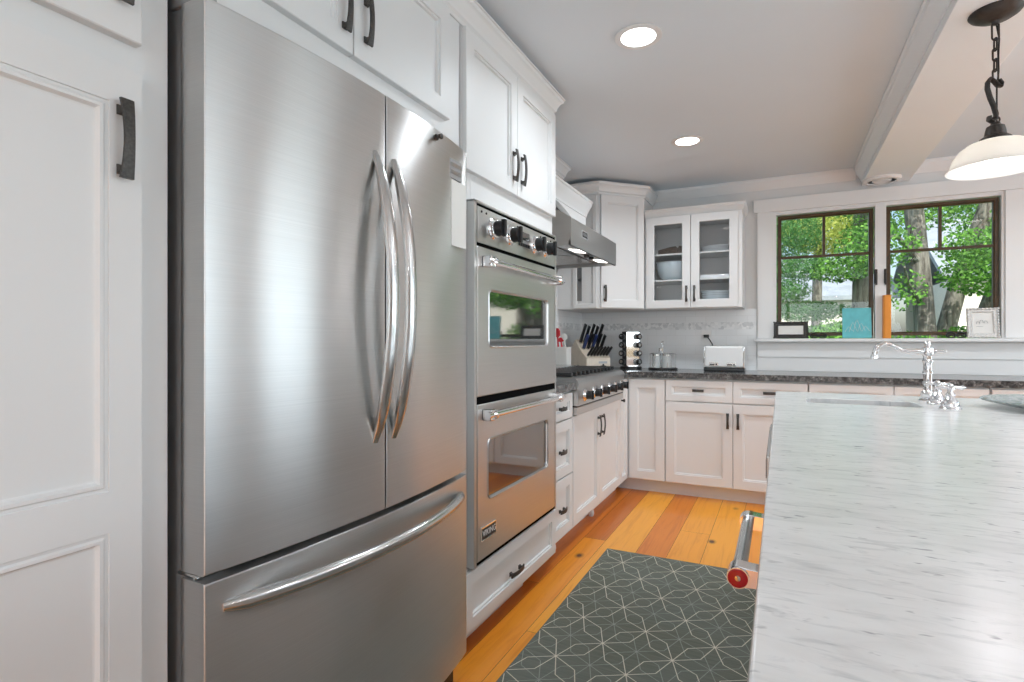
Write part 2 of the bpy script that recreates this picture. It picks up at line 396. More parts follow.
TXTL = lambda x, y, z: Matrix(((0, 0, 1, x), (1, 0, 0, y), (0, 1, 0, z), (0, 0, 0, 1)))   # reads along +Y on a +X facing face
def frange(n): return [i / (n - 1) for i in range(n)]

# ------------------------------------------------------------------ the room
XL, XR, YF, YB = -1.56, 3.4, -3.2, 4.57
# floor boards
bm = bmesh.new(); lay = bm.faces.layers.float.new('board')
x = -1.56; EDG = [-1.56, -1.40, -1.255, -1.115, -.99, -.867, -.678, -.524, -.36, -.21, -.05]
while EDG[-1] < XR: EDG.append(EDG[-1] + random.choice((.125, .15, .18)))
FIX = {2: [(9, .08)], 3: [(2.3, .1), (9, .22)], 4: [(2.95, .55), (9, .12)], 5: [(1.9, .6), (9, .82)], 6: [(9, .3)], 7: [(3.3, .9), (9, .7)], 8: [(9, .85)], 9: [(9, .55)]}
prevv = 0
for ci, (a, c) in enumerate(zip(EDG, EDG[1:])):
    if ci in FIX:
        y = YF; g = .0008
        for y1, val in FIX[ci]:
            y1 = min(y1, YB + .1)
            f_ = bm.faces.new([bm.verts.new(p) for p in ((a + g, y + g, 0), (c - g, y + g, 0), (c - g, y1 - g, 0), (a + g, y1 - g, 0))]); f_[lay] = val; y = y1
        continue
    y = YF - random.random() * 1.5
    while y < YB:
        L = random.uniform(1.5, 3.4); y1 = min(y + L, YB + .1)
        val = random.choice((.02, .2, .3, .5, .62, .75, .9, 1))
        while abs(val - prevv) < .15: val = random.random()
        prevv = val; g = .0008
        f_ = bm.faces.new([bm.verts.new(p) for p in ((a + g, max(y, YF) + g, 0), (c - g, max(y, YF) + g, 0), (c - g, y1 - g, 0), (a + g, y1 - g, 0))])
        f_[lay] = val; y = y1
for q in ((-1.7, XR + .15, YF - .15, YB + .2, -.16, -.002),):
    vs_ = [bm.verts.new((X, Y, Z)) for Z in (q[4], q[5]) for Y in (q[2], q[3]) for X in (q[0], q[1])]
    for k in ((0, 2, 3, 1), (4, 5, 7, 6), (0, 1, 5, 4), (2, 6, 7, 3), (0, 4, 6, 2), (1, 3, 7, 5)):
        f_ = bm.faces.new([vs_[i] for i in k]); f_.material_index = 1
fl = MB(); fl.bm.free(); fl.bm = bm
fl.build('floor', [PINE, DARKGAP], None, 'wide orange heart pine floorboards with dark knots', kind='structure', smooth=0, facc=False)

mb = MB(); mb.box(XL - .15, XR + .15, YF - .15, YB + .2, CEIL, CEIL + .15); struct('ceiling', mb, CEILM, label='flat pale grey ceiling')
def wall_open(fr, x0, x1, z0, z1, opens, t):
    """wall in frame fr (thickness behind the face), openings left to right"""
    mb = MB(fr); x = x0
    for a, c, lo, hi in opens:
        mb.box(x, a, -t, 0, z0, z1)
        if lo > z0: mb.box(a, c, -t, 0, z0, lo)
        mb.box(a, c, -t, 0, hi, z1); x = c
    mb.box(x, x1, -t, 0, z0, z1); return mb
WX0, WX1, WZ0, WZ1 = -.05, 1.296, 1.095, 2.055
struct('wall_back', wall_open(FB(YB), XL, XR, 0, CEIL, [(WX0, WX1, WZ0, WZ1), (2.3, 2.95, .98, 2.1)], .16), WALLM, label='pale grey back wall around the pair of windows')
mb = MB(); mb.box(XL - .12, XL, YF, YB + .16, 0, CEIL); struct('wall_left', mb, WALLM)
struct('wall_right', wall_open(FI(XR), YF, YB, 0, CEIL, [(-.4, 2.3, .7, 2.2), (2.9, 4.0, 0, 2.12)], .12), WALLW)
struct('wall_front', wall_open(Matrix(((1, 0, 0, 0), (0, 1, 0, YF), (0, 0, 1, 0), (0, 0, 0, 1))), XL, XR, 0, CEIL, [(-.8, 2.0, .7, 2.2)], .12), WALLW)
# tile backsplash on the back and left walls
mb = MB(); mb.box(XL, -.165, YB - .008, YB, .878, 1.345); struct('trim_4', mb, TILEB, label='white tiles with a marble mosaic band above the back worktop')
mb = MB(); mb.box(XL, XL + .008, 2.5, YB - .008, .878, 1.62); struct('trim_5', mb, TILEL, label='white wall tiles behind the rangetop')
# crown on back wall
CROWN = [(0, -.075), (.008, -.075), (.010, -.066), (.024, -.052), (.040, -.028), (.050, -.020), (.052, -.008), (.058, -.006), (.058, 0), (0, 0)]
cz = lambda z: [(o, z + dz) for o, dz in CROWN]
mb = MB(); mb.sweep([(-.95, YB), (.475, YB)], cz(CEIL - .001)); mb.sweep([(.82, YB), (XR, YB)], cz(CEIL - .001)); struct('trim_1', mb, TRIMW, label='white crown moulding along the back wall')
# ceiling beam
BX0, BX1, BZ = .51, .785, 2.194
mb = MB(); mb.box(BX0, BX1, YF, YB - .0, BZ, CEIL - .0005, .003)
mb.sweep([(BX0, YF), (BX0, YB)], [(0, CEIL - .085), (.006, CEIL - .085), (.010, CEIL - .07), (.034, CEIL - .034), (.042, CEIL - .03), (.046, CEIL - .012), (.054, CEIL - .010), (.054, CEIL - .001), (0, CEIL - .001)], -1)
mb.sweep([(BX1, YF), (BX1, YB)], [(0, CEIL - .085), (.006, CEIL - .085), (.010, CEIL - .07), (.034, CEIL - .034), (.042, CEIL - .03), (.046, CEIL - .012), (.054, CEIL - .010), (.054, CEIL - .001), (0, CEIL - .001)], 1)
struct('ceiling_beam', mb, BEAMW, label='white boxed ceiling beam running to the window wall')
# window casing, stool and apron
mb = MB(FB(YB))
mb.box(-.16, WX0 + .004, 0, .02, 1.12, 2.066, .002); mb.box(WX1 - .004, WX1 + .16, 0, .02, 1.12, 2.066, .002)
mb.box(-.185, WX1 + .185, 0, .026, 2.066, 2.164, .003)
mb.box(WX0, WX1, -.025, .004, 2.040, 2.068, .001)
mb.box(.59, .655, -.05, .016, 1.118, 2.05, .002)
mb.box(WX0, WX0 + .02, -.09, .006, 1.118, 2.05); mb.box(WX1 - .02, WX1, -.09, .006, 1.118, 2.05)
mb.box(-.182, WX1 + .9, -.09, .075, 1.094, 1.118, .005)
mb.box(-.16, WX1 + .9, 0, .018, .98, 1.094, .002); mb.box(-.16, WX1 + .9, 0, .010, .879, .979)
struct('trim_2', mb, TRIMW, label='white window casing with stool and apron')
def sash(name, x0, x1, latch_x, label):
    mb = MB(FB(YB)); z0, z1 = 1.138, 2.035; d0, d1 = -.06, -.022; r = .026
    mb.rect_loops(x0, x1, z0, z1, [(0, d0), (0, d1), (r - .006, d1), (r, d1 - .008), (r, d0)], loop=True)
    w = mb.build(name, WINWOOD, None, label, kind='structure', smooth=25)
    mb = MB(FB(YB)); zc = 1.722; xm = (x0 + x1) / 2
    mb.box(x0 + r, x1 - r, d0 + .008, d1 - .003, zc - .009, zc + .009, .002); mb.box(xm - .009, xm + .009, d0 + .008, d1 - .003, zc + .009, z1 - r, .002)
    mb.build('muntin', WINWOOD, w)
    mb = MB(FB(YB)); mb.box(x0 + r - .004, x1 - r + .004, -.046, -.043, z0 + r - .004, z1 - r + .004); mb.build('glass_pane', PANE, w)
    mb = MB(FB(YB)); mb.box(latch_x - .008, latch_x + .008, -.02, .020, 1.50, 1.60, .003); mb.tube([(latch_x, .018, 1.585), (latch_x, .032, 1.57), (latch_x, .034, 1.52), (latch_x, .026, 1.49)], .006)
    mb.build('latch', BRONZE, w)
sash('window_1', -.022, .585, .596, 'dark wood casement window left of the white mullion')
sash('window_2', .66, 1.270, .650, 'dark wood casement window right of the white mullion')
def plain_window(name, fr, x0, x1, z0, z1, label):
    mb = MB(fr); mb.rect_loops(x0, x1, z0, z1, [(0, -.1), (0, -.04), (.06, -.04), (.06, -.1)], loop=True)
    n = max(2, round((x1 - x0) / .9))
    for i in range(1, n):
        xx = x0 + (x1 - x0) * i / n; mb.box(xx - .03, xx + .03, -.1, -.04, z0 + .06, z1 - .06)
    mb.build(name, TRIMW, None, label, kind='structure', smooth=25)
plain_window('added_window_3', FI(XR), -.4, 2.3, .7, 2.2, 'unseen white framed window added in the right wall for light')  # invented opening, added to bring light into the room
plain_window('added_door_1', FI(XR), 2.9, 4.0, 0, 2.12, 'unseen glazed door added in the right wall for its bright reflection')  # invented, added for a bright zone in the refrigerator steel
plain_window('added_window_5', FB(YB), 2.3, 2.95, .98, 2.1, 'unseen white framed window added in the back wall for a reflection streak')  # invented, added for a bright streak in the refrigerator steel
plain_window('added_window_4', Matrix(((1, 0, 0, 0), (0, 1, 0, YF), (0, 0, 1, 0), (0, 0, 0, 1))), -.8, 2.0, .7, 2.2, 'unseen white framed window added behind the camera for light')  # invented opening out of view, added for light

# ------------------------------------------------------------------ pantry
FX = -1.0
L = FL(FX)
t = thing('pantry_cabinet', 'tall white pantry cabinet left of the refrigerator, two-panel door', 'cabinet', (-1.27, 0, 0))
mb = MB(); mb.box(XL + .01, FX, -.62, .623, .0, 2.20, .002); mb.build('cabinet_body', WHITE, t)
def pantry_door(y0, y1, hy):
    mb = MB(L); tt = .02
    # two framed panels in one slab
    mb.box(y0, y1, 0, tt - .009, .10, 1.555)
    for za, zb in ((.10, .15), (.787, .8555), (1.491, 1.555)): mb.box(y0, y1, tt - .0095, tt, za, zb, .0012)
    mb.box(y0, y0 + .052, tt - .0095, tt - .0001, .10, 1.555, .0012); mb.box(y1 - .052, y1, tt - .0095, tt - .0001, .10, 1.555, .0012)
    for za, zb in ((.15, .787), (.8555, 1.491)):
        mb.rect_loops(y0 + .052, y1 - .052, za, zb, [(0, tt - .009), (0, tt - .003), (.005, tt - .003), (.008, tt - .0005), (.013, tt - .0005), (.017, tt - .008), (.020, tt - .009)], loop=True)
    d = mb.build('door', WHITE, t, smooth=25)
    pull(L, hy, 1.432, .13, True, d, w=.021)
    d = shaker(L, y0, y1, 1.605, 2.19, 'door', t, rail=.055, big=True)
    pull(L, hy, 1.722, .13, True, d, w=.021)
pantry_door(.085, .567, .534); pantry_door(-.40, .080, -.36)

# cabinet over the refrigerator
t = thing('upper_cabinet', 'white cabinet above the refrigerator with two doors', 'cabinet', (-1.27, 1.13, 1.74))
mb = MB(); mb.box(XL + .01, FX, .626, 1.632, 1.745, 2.20, .002); mb.box(XL + .01, FX, 1.552, 1.632, 0, 1.745, .002); mb.build('cabinet_body', WHITE, t)
d = shaker(L, .60 + .03, 1.083, 1.83, 2.19, 'door', t); pull(L, 1.050, 1.936, .13, True, d)
d = shaker(L, 1.087, 1.540, 1.83, 2.19, 'door', t); pull(L, 1.130, 1.938, .13, True, d)

# tall oven cabinet
t = thing('oven_cabinet', 'tall white cabinet around the wall oven, drawer below', 'cabinet', (-1.27, 2.07, 0))
mb = MB(); mb.box(XL + .01, FX, 1.640, 1.705, .055, 2.20, .002); mb.box(XL + .01, FX, 2.445, 2.492, .055, 2.20, .002)
mb.box(XL + .01, FX, 1.705, 2.445, 1.585, 2.20); mb.box(XL + .01, FX, 1.705, 2.445, .055, .30); mb.box(XL + .01, XL + .03, 1.705, 2.445, .3, 1.585)
mb.box(XL + .01, FX - .045, 1.645, 2.25, 0, .055)
mb.build('cabinet_body', WHITE, t)
d = shaker(L, 1.645, 2.055, 1.70, 2.195, 'door', t); pull(L, 2.020, 1.815, .13, True, d)
d = shaker(L, 2.059, 2.487, 1.70, 2.195, 'door', t); pull(L, 2.096, 1.815, .13, True, d)
d = shaker(L, 1.645, 2.487, .075, .285, 'drawer', t, rail=.045); pull(L, 2.03, .16, .115, False, d)
# crown along the tall cabinets
CR2 = [(0, -.085), (.006, -.085), (.008, -.072), (.016, -.064), (.018, -.052), (.030, -.026), (.042, -.018), (.044, -.006), (.050, -.004), (.050, 0), (0, 0)]
c2 = lambda z: [(o, z + dz) for o, dz in CR2]
mb = MB(); mb.sweep([(FX, -.62), (FX, 2.492), (XL, 2.492)], c2(2.282), 1)
mb.box(XL, FX, -.62, 2.492, 2.2005, 2.279)
struct('trim_3', mb, WHITE, label='white crown moulding on top of the tall cabinets')

# ------------------------------------------------------------------ refrigerator
t = thing('refrigerator', 'stainless french-door refrigerator with bottom freezer drawer', 'refrigerator', (-1.22, 1.085, 0))
Y0, Y1, YM = .6375, 1.543, 1.0945
mb = MB(); mb.box(-1.52, -.992, Y0 + .010, Y1 - .006, .02, 1.735, .004); mb.build('cabinet_body', GREYMET, t)
mb = MB(); mb.box(-1.5, -.95, Y0 + .03, Y1 - .03, .0, .075, .003); mb.build('kick_plate', BLACK, t)
def bulge(y): k = (y - YM) / (Y1 - Y0) * 2; return -.919 + .034 * (1 - k * k)
def fr_front(y0, y1, z0, z1, name, rT=.005):
    ys = [y0 + (y1 - y0) * a for a in frange(25)]
    sec = [(-.985, y0), ] + [(-.985, y1)]
    # outline in plan: back edge then the curved front with rounded corners
    front = [(bulge(y), y) for y in ys]
    r = .003
    front[0] = (front[0][0] - r, y0); front.insert(1, (bulge(y0 + r * .3) - r * .3, y0 + r * .3)); front.insert(2, (bulge(y0 + r), y0 + r))
    front[-1] = (front[-1][0] - r, y1); front.insert(-1, (bulge(y1 - r * .3) - r * .3, y1 - r * .3))
    plan = [(-.985, y0)] + front + [(-.985, y1)]
    mb = MB(); rs = []
    for z, ins in ((z0, rT), (z0 + rT * .3, rT * .3), (z0 + rT, 0), (z1 - rT, 0), (z1 - rT * .3, rT * .3), (z1, rT)):
        rs.append([(max(x_ - (ins if x_ > -.98 else 0), -.985), y, z) for x_, y in plan])
    mb.rings(rs); return mb.build(name, STEEL, t, smooth=40)
dl = fr_front(Y0, YM - .002, .680, 1.715, 'door'); dr = fr_front(YM + .002, Y1, .680, 1.715, 'door')
fz = fr_front(Y0, Y1, .085, .667, 'freezer_drawer')
def arc_handle(fn, n=21, name='handle', parent=None, ends=None):
    mb = MB(); pts = []; rad = []
    for a in frange(n):
        p, r = fn(a); pts.append(p); rad.append(r)
    mb.tube(pts, rad, 14, flat=(1, 0, 0)); return mb.build(name, SATIN, parent)
def vh(yc):
    def fn(a):
        z = .855 + (1.560 - .855) * a; s_ = 4 * a * (1 - a); s_ = s_ ** .85
        e = min(1, min(a, 1 - a) / .12)
        return (bulge(yc) - .002 + .056 * s_, yc, z), (.007 + .005 * e, .010 + .008 * e)
    return fn
arc_handle(vh(1.056), parent=dl); arc_handle(vh(1.127), parent=dr)
def hh(a):
    y = .672 + (1.505 - .672) * a; s_ = (4 * a * (1 - a)) ** .8; e = min(1, min(a, 1 - a) / .035)
    return (bulge(y) - .002 + .060 * s_, y, .613 + .004 * s_), (.007 + .006 * e, .009 + .007 * e)
mb = MB(); pts = []; rad = []
for a in frange(25):
    p, r = hh(a); pts.append(p); rad.append(r)
mb.tube(pts, rad, 14, flat=(1, 0, 0)); mb.build('handle', SATIN, fz)
mb = MB(); mb.box(-1.03, -.945, Y0 + .004, Y0 + .045, 1.717, 1.740, .005); mb.box(-1.14, -1.02, Y0 + .012, Y0 + .08, 1.735, 1.765, .006); mb.build('hinge_cover', GREYMET, t)
mb = MB(); mb.box(-1.03, -.945, Y1 - .055, Y1 - .006, 1.717, 1.740, .005); mb.build('hinge_cover', GREYMET, t)
mb = MB(); mb.box(-1.0, -.945, Y0 + .003, Y0 + .06, .670, .677, .002); mb.cyl((-.965, Y0 + .014, .667), (-.965, Y0 + .014, .680), .006); mb.build('hinge', SATIN, t)
bx = bulge(1.45)
mb = MB(FL(bx)); mb.box(1.415, 1.485, -.006, .004, 1.598, 1.658, .002); bd = mb.build('badge', GREYMET, dr)
mb = MB(FL(bx)); mb.box(1.422, 1.478, .0035, .005, 1.634, 1.646); mb.box(1.422, 1.478, .0035, .005, 1.612, 1.624); mb.build('badge_inlay', SATIN, bd)
# notepad and magnet on the right door
mb = MB(FL(bulge(1.48))); mb.box(1.425, 1.512, -.001, .008, 1.392, 1.594, .001); mb.build('notepad', CREAM, None, 'narrow white notepad stuck under the badge on the right refrigerator door', 'notepad')
mb = MB(FL(bulge(1.33))); mb.lathe([(.0, -.001), (.009, -.001), (.009, .004), (.005, .007), (.004, .013), (.008, .016), (.008, .02), (0, .021)], (1.330, 0, 1.688), (0, 1, 0), 16); mb.box(1.338, 1.348, .0, .012, 1.692, 1.70, .002); mb.box(1.318, 1.326, 0, .012, 1.678, 1.686, .002)
mb.build('magnet', BRONZE, None, 'small dark magnet near the top of the right refrigerator door', 'magnet')

# ------------------------------------------------------------------ double wall oven
t = thing('double_oven', 'stainless double wall oven with four black knobs', 'oven', (-1.2, 2.075, .30))
OX = -.968; OY0, OY1 = 1.700, 2.450
O = FL(OX)
mb = MB(); mb.box(-1.5, -1.002, OY0 + .012, OY1 - .012, .306, 1.58)
mb.box(-1.002, OX - .012, OY0 - .02, OY1 + .012, .296, 1.600, .003)
mb.box(-1.0, OX, OY0 - .022, OY0 - .004, .296, 1.600, .002); mb.box(-1.0, OX, OY1 + .003, OY1 + .014, .296, 1.600, .002); mb.box(-1.0, OX, OY0 - .022, OY1 + .014, 1.592, 1.602, .002)
mb.build('oven_frame', STEELH, t)
mb = MB(O); [mb.box(a, c, -.012, -.004, z0, z1) for a, c, z0, z1 in ((OY0 - .004, OY1 + .003, 1.578, 1.592), (OY0 - .004, OY1 + .003, 1.437, 1.456), (OY0 - .004, OY1 + .003, .869, .903), (OY0 - .004, OY1 + .003, .298, .313), (OY0 - .004, OY0 + .004, .298, 1.592), (OY1 - .004, OY1 + .003, .298, 1.592))]; mb.build('gap_shade', VOID, t)  # near-black strips stand in for the shade inside the gaps
mb = MB(O); mb.box(OY0 + .002, OY1 - .002, -.012, 0, 1.453, 1.582, .002); cp = mb.build('control_panel', STEELH, t)
for y in (1.822, 1.962, 2.205, 2.330):
    mb = MB(O); mb.lathe([(0, 0), (.041, 0), (.041, .003), (.036, .007), (.034, .014), (.029, .017), (0, .017)], (y, 0, 1.520), (0, 1, 0), 28)
    bz = mb.build('knob', CHROME, cp)
    mb = MB(O); mb.lathe([(0, .017), (.029, .017), (.027, .040), (.025, .043), (0, .043)], (y, 0, 1.520), (0, 1, 0), 24); mb.box(y - .0075, y + .0075, .038, .054, 1.488, 1.552, .003)
    mb.build('knob_grip', BLACK, bz)
    mb = MB(O)
for y in (1.730, 1.765, 1.89, 2.03, 2.27, 2.39):
    mb = MB(O); mb.lathe([(0, 0), (.0045, 0), (.004, .003), (0, .0035)], (y, 0, 1.566), (0, 1, 0), 10); mb.build('indicator_lamp', BLACK, cp)
mb = MB(O); mb.box(2.052, 2.148, -.001, .002, 1.522, 1.556, .001); mb.build('display', OVENGLASS, cp)
mb = MB(O)
for k in range(5): mb.box(2.044 + k * .0225, 2.060 + k * .0225, -.001, .004, 1.494, 1.508, .001)
mb.build('button_row', BLACK, cp)
def oven_door(z0, z1, wy0, wy1, wz0, wz1, hz):
    mb = MB(O); n = 6
    def rr(x0, x1, za, zb, r, d):
        p = []
        for cx_, cz_, a0 in ((x1 - r, zb - r, 0), (x0 + r, zb - r, 90), (x0 + r, za + r, 180), (x1 - r, za + r, 270)):
            for k in range(n + 1): a = R(a0 + 90 * k / n); p.append((cx_ + r * math.cos(a), d, cz_ + r * math.sin(a)))
        return p
    rs = [rr(OY0 + .002, OY1 - .002, z0, z1, .002, -.011), rr(OY0 + .002, OY1 - .002, z0, z1, .002, .028), rr(OY0 + .005, OY1 - .005, z0 + .003, z1 - .003, .003, .031),
          rr(wy0 - .008, wy1 + .008, wz0 - .008, wz1 + .008, .026, .031), rr(wy0 - .004, wy1 + .004, wz0 - .004, wz1 + .004, .023, .034), rr(wy0, wy1, wz0, wz1, .02, .030), rr(wy0 + .002, wy1 - .002, wz0 + .002, wz1 - .002, .018, .022)]
    mb.rings(rs, True, False); d = mb.build('door', STEELH, t, smooth=30)
    mb = MB(O); mb.box(wy0 - .002, wy1 + .002, .014, .0235, wz0 - .002, wz1 + .002); mb.build('glass_window', OVENGLASS, d)
    hy0, hy1 = OY0 + .035, OY1 - .02
    mb = MB(O)
    mb.tube([(hy0 - .025, .068, hz), (hy1 + .03, .068, hz)], .0125, 18)
    for y in (hy0, hy1):
        mb.box(y - .017, y + .017, .028, .078, hz - .021, hz + .021, .006); mb.lathe([(0, 0), (.019, 0), (.019, .012), (.013, .016), (0, .016)], (y + (.016 if y < 2 else -.034), .068, hz), (1, 0, 0), 20)
    mb.build('handle', CHROME, d); return d
# doors: faces stand a little behind the frame so the panel, doors and frame sit flush
O = FL(OX - .031)
oven_door(.900, 1.440, 1.79, 2.352, 1.08, 1.285, 1.385)
d2 = oven_door(.310, .872, 1.782, 2.352, .522, .735, .835)
mb = MB(O); mb.box(1.722, 1.838, .029, .036, .377, .430, .003); bd = mb.build('badge', CHROME, d2)
mb = MB(O); mb.box(1.729, 1.831, .035, .0365, .384, .423); mb.build('badge_plate', BLACK, bd)
text_mesh('VIKING', .031, TXTL(OX - .031 + .0368, 1.780, .4035), 'badge_text', PORC, bd)
mb = MB(O)
for k in range(26): mb.box(1.72 + k * .027, 1.738 + k * .027, .018, .024, .884, .889)
mb.build('vent_strip', DARKGAP, t)

# ------------------------------------------------------------------ left base run
BXF = -1.02
Lb = FL(BXF)
def foot(x, y, z1, parent):
    mb = MB(); mb.lathe([(.010, 0), (.014, .004), (.019, .020), (.017, .036), (.010, .048), (.010, .058), (.018, .064), (.018, z1)], (x, y, 0), n=20); mb.build('foot', WHITE, parent)
t = thing('drawer_cabinet', 'narrow white base cabinet with three drawers beside the oven', 'cabinet', (-1.29, 2.66, 0))
mb = MB(); mb.box(XL + .01, BXF, 2.495, 2.788, .095, .836, .002); mb.box(XL + .01, BXF - .08, 2.495, 2.788, 0, .095); mb.build('cabinet_body', WHITE, t)
for z0, z1 in ((.695, .826), (.403, .688), (.105, .396)):
    d = shaker(Lb, 2.498, 2.785, z0, z1, 'drawer', t, rail=.04 if z1 - z0 < .2 else .05); pull(Lb, 2.615, z0 + (z1 - z0) * .47, .085, False, d)
foot(BXF - .05, 2.67, .096, t)
t = thing('rangetop_cabinet', 'white base cabinet with two doors under the rangetop', 'cabinet', (-1.29, 3.28, 0))
mb = MB(); mb.box(XL + .01, BXF, 2.791, 3.76, .095, .70, .002); mb.box(XL + .01, BXF - .08, 2.791, 3.76, 0, .095); mb.build('cabinet_body', WHITE, t)
d = shaker(Lb, 2.795, 3.272, .105, .695, 'door', t); pull(Lb, 3.235, .585, .128, True, d)
d = shaker(Lb, 3.276, 3.757, .105, .695, 'door', t); pull(Lb, 3.315, .585, .128, True, d)
foot(BXF - .05, 3.32, .096, t)
t = thing('filler_cabinet', 'narrow white pull-out in the corner right of the rangetop', 'cabinet', (-1.29, 3.87, 0))
mb = MB(); mb.box(XL + .01, BXF, 3.763, 4.0, .095, .836, .002); mb.box(XL + .01, BXF - .08, 3.763, 4.0, 0, .095); mb.build('cabinet_body', WHITE, t)
d = shaker(Lb, 3.766, 3.955, .105, .826, 'drawer', t, rail=.04)
mb = MB(Lb); mb.lathe([(0, .019), (.007, .019), (.006, .03), (.012, .038), (.011, .045), (0, .047)], (3.785, 0, .685), (0, 1, 0), 16); mb.build('knob', PEWTER, d)

# rangetop
t = thing('rangetop', 'stainless gas rangetop with six black knobs', 'cooktop', (-1.26, 3.28, .70))
RX = -.975; RY0, RY1 = 2.795, 3.760
mb = MB(); mb.prism([(XL + .02, .752), (RX, .752), (RX, .845), (RX + .006, .868), (RX - .002, .888), (RX - .02, .900), (XL + .02, .900)], (0, RY0, 0), (1, 0, 0), (0, 0, 1), (0, RY1 - RY0, 0)); mb.build('body', STEELH, t, smooth=40)
mb = MB(); mb.box(XL + .1, RX - .006, RY0 + .003, RY1 - .003, .743, .7515); mb.build('shadow_gap', BLACK, t)
mb = MB(); mb.box(XL + .1, RX - .004, RY0 + .002, RY1 - .002, .703, .742, .002); mb.build('drip_tray_front', STEELH, t)
for y in (2.915, 3.075, 3.235, 3.395, 3.54, 3.68):
    mb = MB(FL(RX)); mb.lathe([(0, -.001), (.037, -.001), (.036, .004), (.029, .010), (.026, .014), (0, .014)], (y, 0, .802), (0, 1, 0), 28); k = mb.build('knob', CHROME, t)
    mb = MB(FL(RX)); mb.lathe([(0, .014), (.024, .014), (.022, .040), (.020, .043), (0, .043)], (y, 0, .802), (0, 1, 0), 24); mb.box(y - .006, y + .006, .038, .052, .778, .826, .002); mb.build('knob_grip', BLACK, k)
for g in range(3):
    a = RY0 + .03 + g * .302; c = a + .298
    mb = MB()
    for xx in (-1.265, -1.155): mb.box(xx - .007, xx + .007, a, c, .901, .910, .002)
    for k in range(4): yy = a + .036 + k * .0755; mb.box(-1.273, -1.030, yy - .013, yy + .013, .902, .926, .004)
    mb.build('burner_grate', IRON, t)
    for xx in (-1.21, -1.10):
        mb = MB(); mb.lathe([(0, .899), (.045, .899), (.045, .901), (.03, .902), (.028, .904), (0, .905)], (xx, (a + c) / 2, 0), n=24); mb.build('burner', SATIN, t)

mb = MB(); mb.box(XL + .03, -1.29, RY0 + .02, RY1 - .02, .9005, .930, .006); mb.build('added_pale_plate', SATIN, t)  # made-up steel plate that keeps the rear of the cooktop pale

# granite worktops
CT0, CT1 = .838, .878
mb = MB(); mb.box(XL + .009, -.985, 2.496, 2.793, CT0, CT1, .004); mb.build('worktop', GRANITE, None, 'short dark granite worktop between the oven and the rangetop', 'worktop')
mb = MB(); mb.prism([(XL + .009, 3.764), (-.985, 3.764), (-.985, 3.962), (3.3, 3.962), (3.3, 4.560), (XL + .009, 4.560)], (0, 0, CT0), (1, 0, 0), (0, 1, 0), (0, 0, CT1 - CT0))
bmesh.ops.bevel(mb.bm, geom=list(mb.bm.edges), offset=.004, segments=2, affect='EDGES')
mb.build('worktop', GRANITE, None, 'long dark granite worktop along the back wall', 'worktop')

# ------------------------------------------------------------------ back base run
BYF = 3.995
Fb = FB(BYF)
def base_body(x0, x1, parent):
    mb = MB(); mb.box(x0, x1, BYF, YB - .01, .095, .836, .002); mb.box(x0, x1, BYF + .072, YB - .02, 0, .095); mb.build('cabinet_body', WHITE, parent)
t = thing('corner_cabinet', 'white corner base cabinet with one full-height door', 'cabinet', (-.87, 4.28, 0))
mb = MB(); mb.box(-1.018, -.737, BYF, YB - .01, .095, .836, .002); mb.box(-1.10, -.737, BYF + .072, YB - .02, 0, .095); mb.build('cabinet_body', WHITE, t)
shaker(Fb, -.995, -.740, .105, .826, 'door', t, rail=.06)
def double_base(x0, x1, label):
    t = thing('base_cabinet', label, 'cabinet', ((x0 + x1) / 2, 4.28, 0)); base_body(x0, x1, t); xm = (x0 + x1) / 2
    for a, c, hx in ((x0 + .003, xm - .002, xm - .032), (xm + .002, x1 - .003, xm + .032)):
        d = shaker(Fb, a, c, .680, .826, 'drawer', t, rail=.042); pull(Fb, (a + c) / 2, .758, .075, False, d)
        d = shaker(Fb, a, c, .105, .672, 'door', t, rail=.06); pull(Fb, hx, .560, .105, True, d)
double_base(-.736, .156, 'white base cabinet with paired doors and drawers below the toaster')
double_base(.159, 1.062, 'white base cabinet beneath the windows behind the island faucet')
double_base(1.068, 1.97, 'white base cabinet at the right end of the back wall')

# ------------------------------------------------------------------ upper cabinets in the corner
UZ0, UZ1 = 1.343, 2.20
A_, B_ = Vector((-1.222, 3.97)), Vector((-.945, 4.25))
t = thing('corner_upper_cabinet', 'tall white diagonal corner wall cabinet with one panelled door', 'cabinet', (-1.3, 4.25, UZ0))
mb = MB(); pl = [(XL + .01, 3.97), (A_.x, A_.y), (B_.x, B_.y), (B_.x, YB - .01), (XL + .01, YB - .01)]
mb.prism(pl, (0, 0, UZ0), (1, 0, 0), (0, 1, 0), (0, 0, UZ1 - UZ0)); mb.build('cabinet_body', WHITE, t)
uv = (B_ - A_).normalized(); nv = Vector((uv.y, -uv.x)); LD = (B_ - A_).length
FD = Matrix(((uv.x, nv.x, 0, A_.x), (uv.y, nv.y, 0, A_.y), (0, 0, 1, 0), (0, 0, 0, 1)))
d = shaker(FD, .012, LD - .012, UZ0 + .006, UZ1 - .01, 'door', t, rail=.055); pull(FD, .040, 1.455, .125, True, d)
mb = MB(); mb.sweep([(XL + .012, 3.97), (A_.x, A_.y), (B_.x, B_.y), (B_.x, YB - .012)], c2(2.282), 1); mb.prism(pl, (0, 0, UZ1 + .0005), (1, 0, 0), (0, 1, 0), (0, 0, .078)); mb.build('crown', WHITE, t)
Fs = FB(3.97)
mb = MB(Fs); mb.rect_loops(-1.42, -1.232, UZ0 + .004, UZ1 - .01, [(0, 0), (0, .010), (.002, .012), (.03, .012), (.034, .006), (.034, .001)], cap=True); sp = mb.build('side_panel', WHITE, t, smooth=25)
mb = MB(Fs); mb.box(-1.388, -1.352, .0005, .008, UZ0 + .06, UZ1 - .06); mb.build('glass_strip', OVENGLASS, sp)

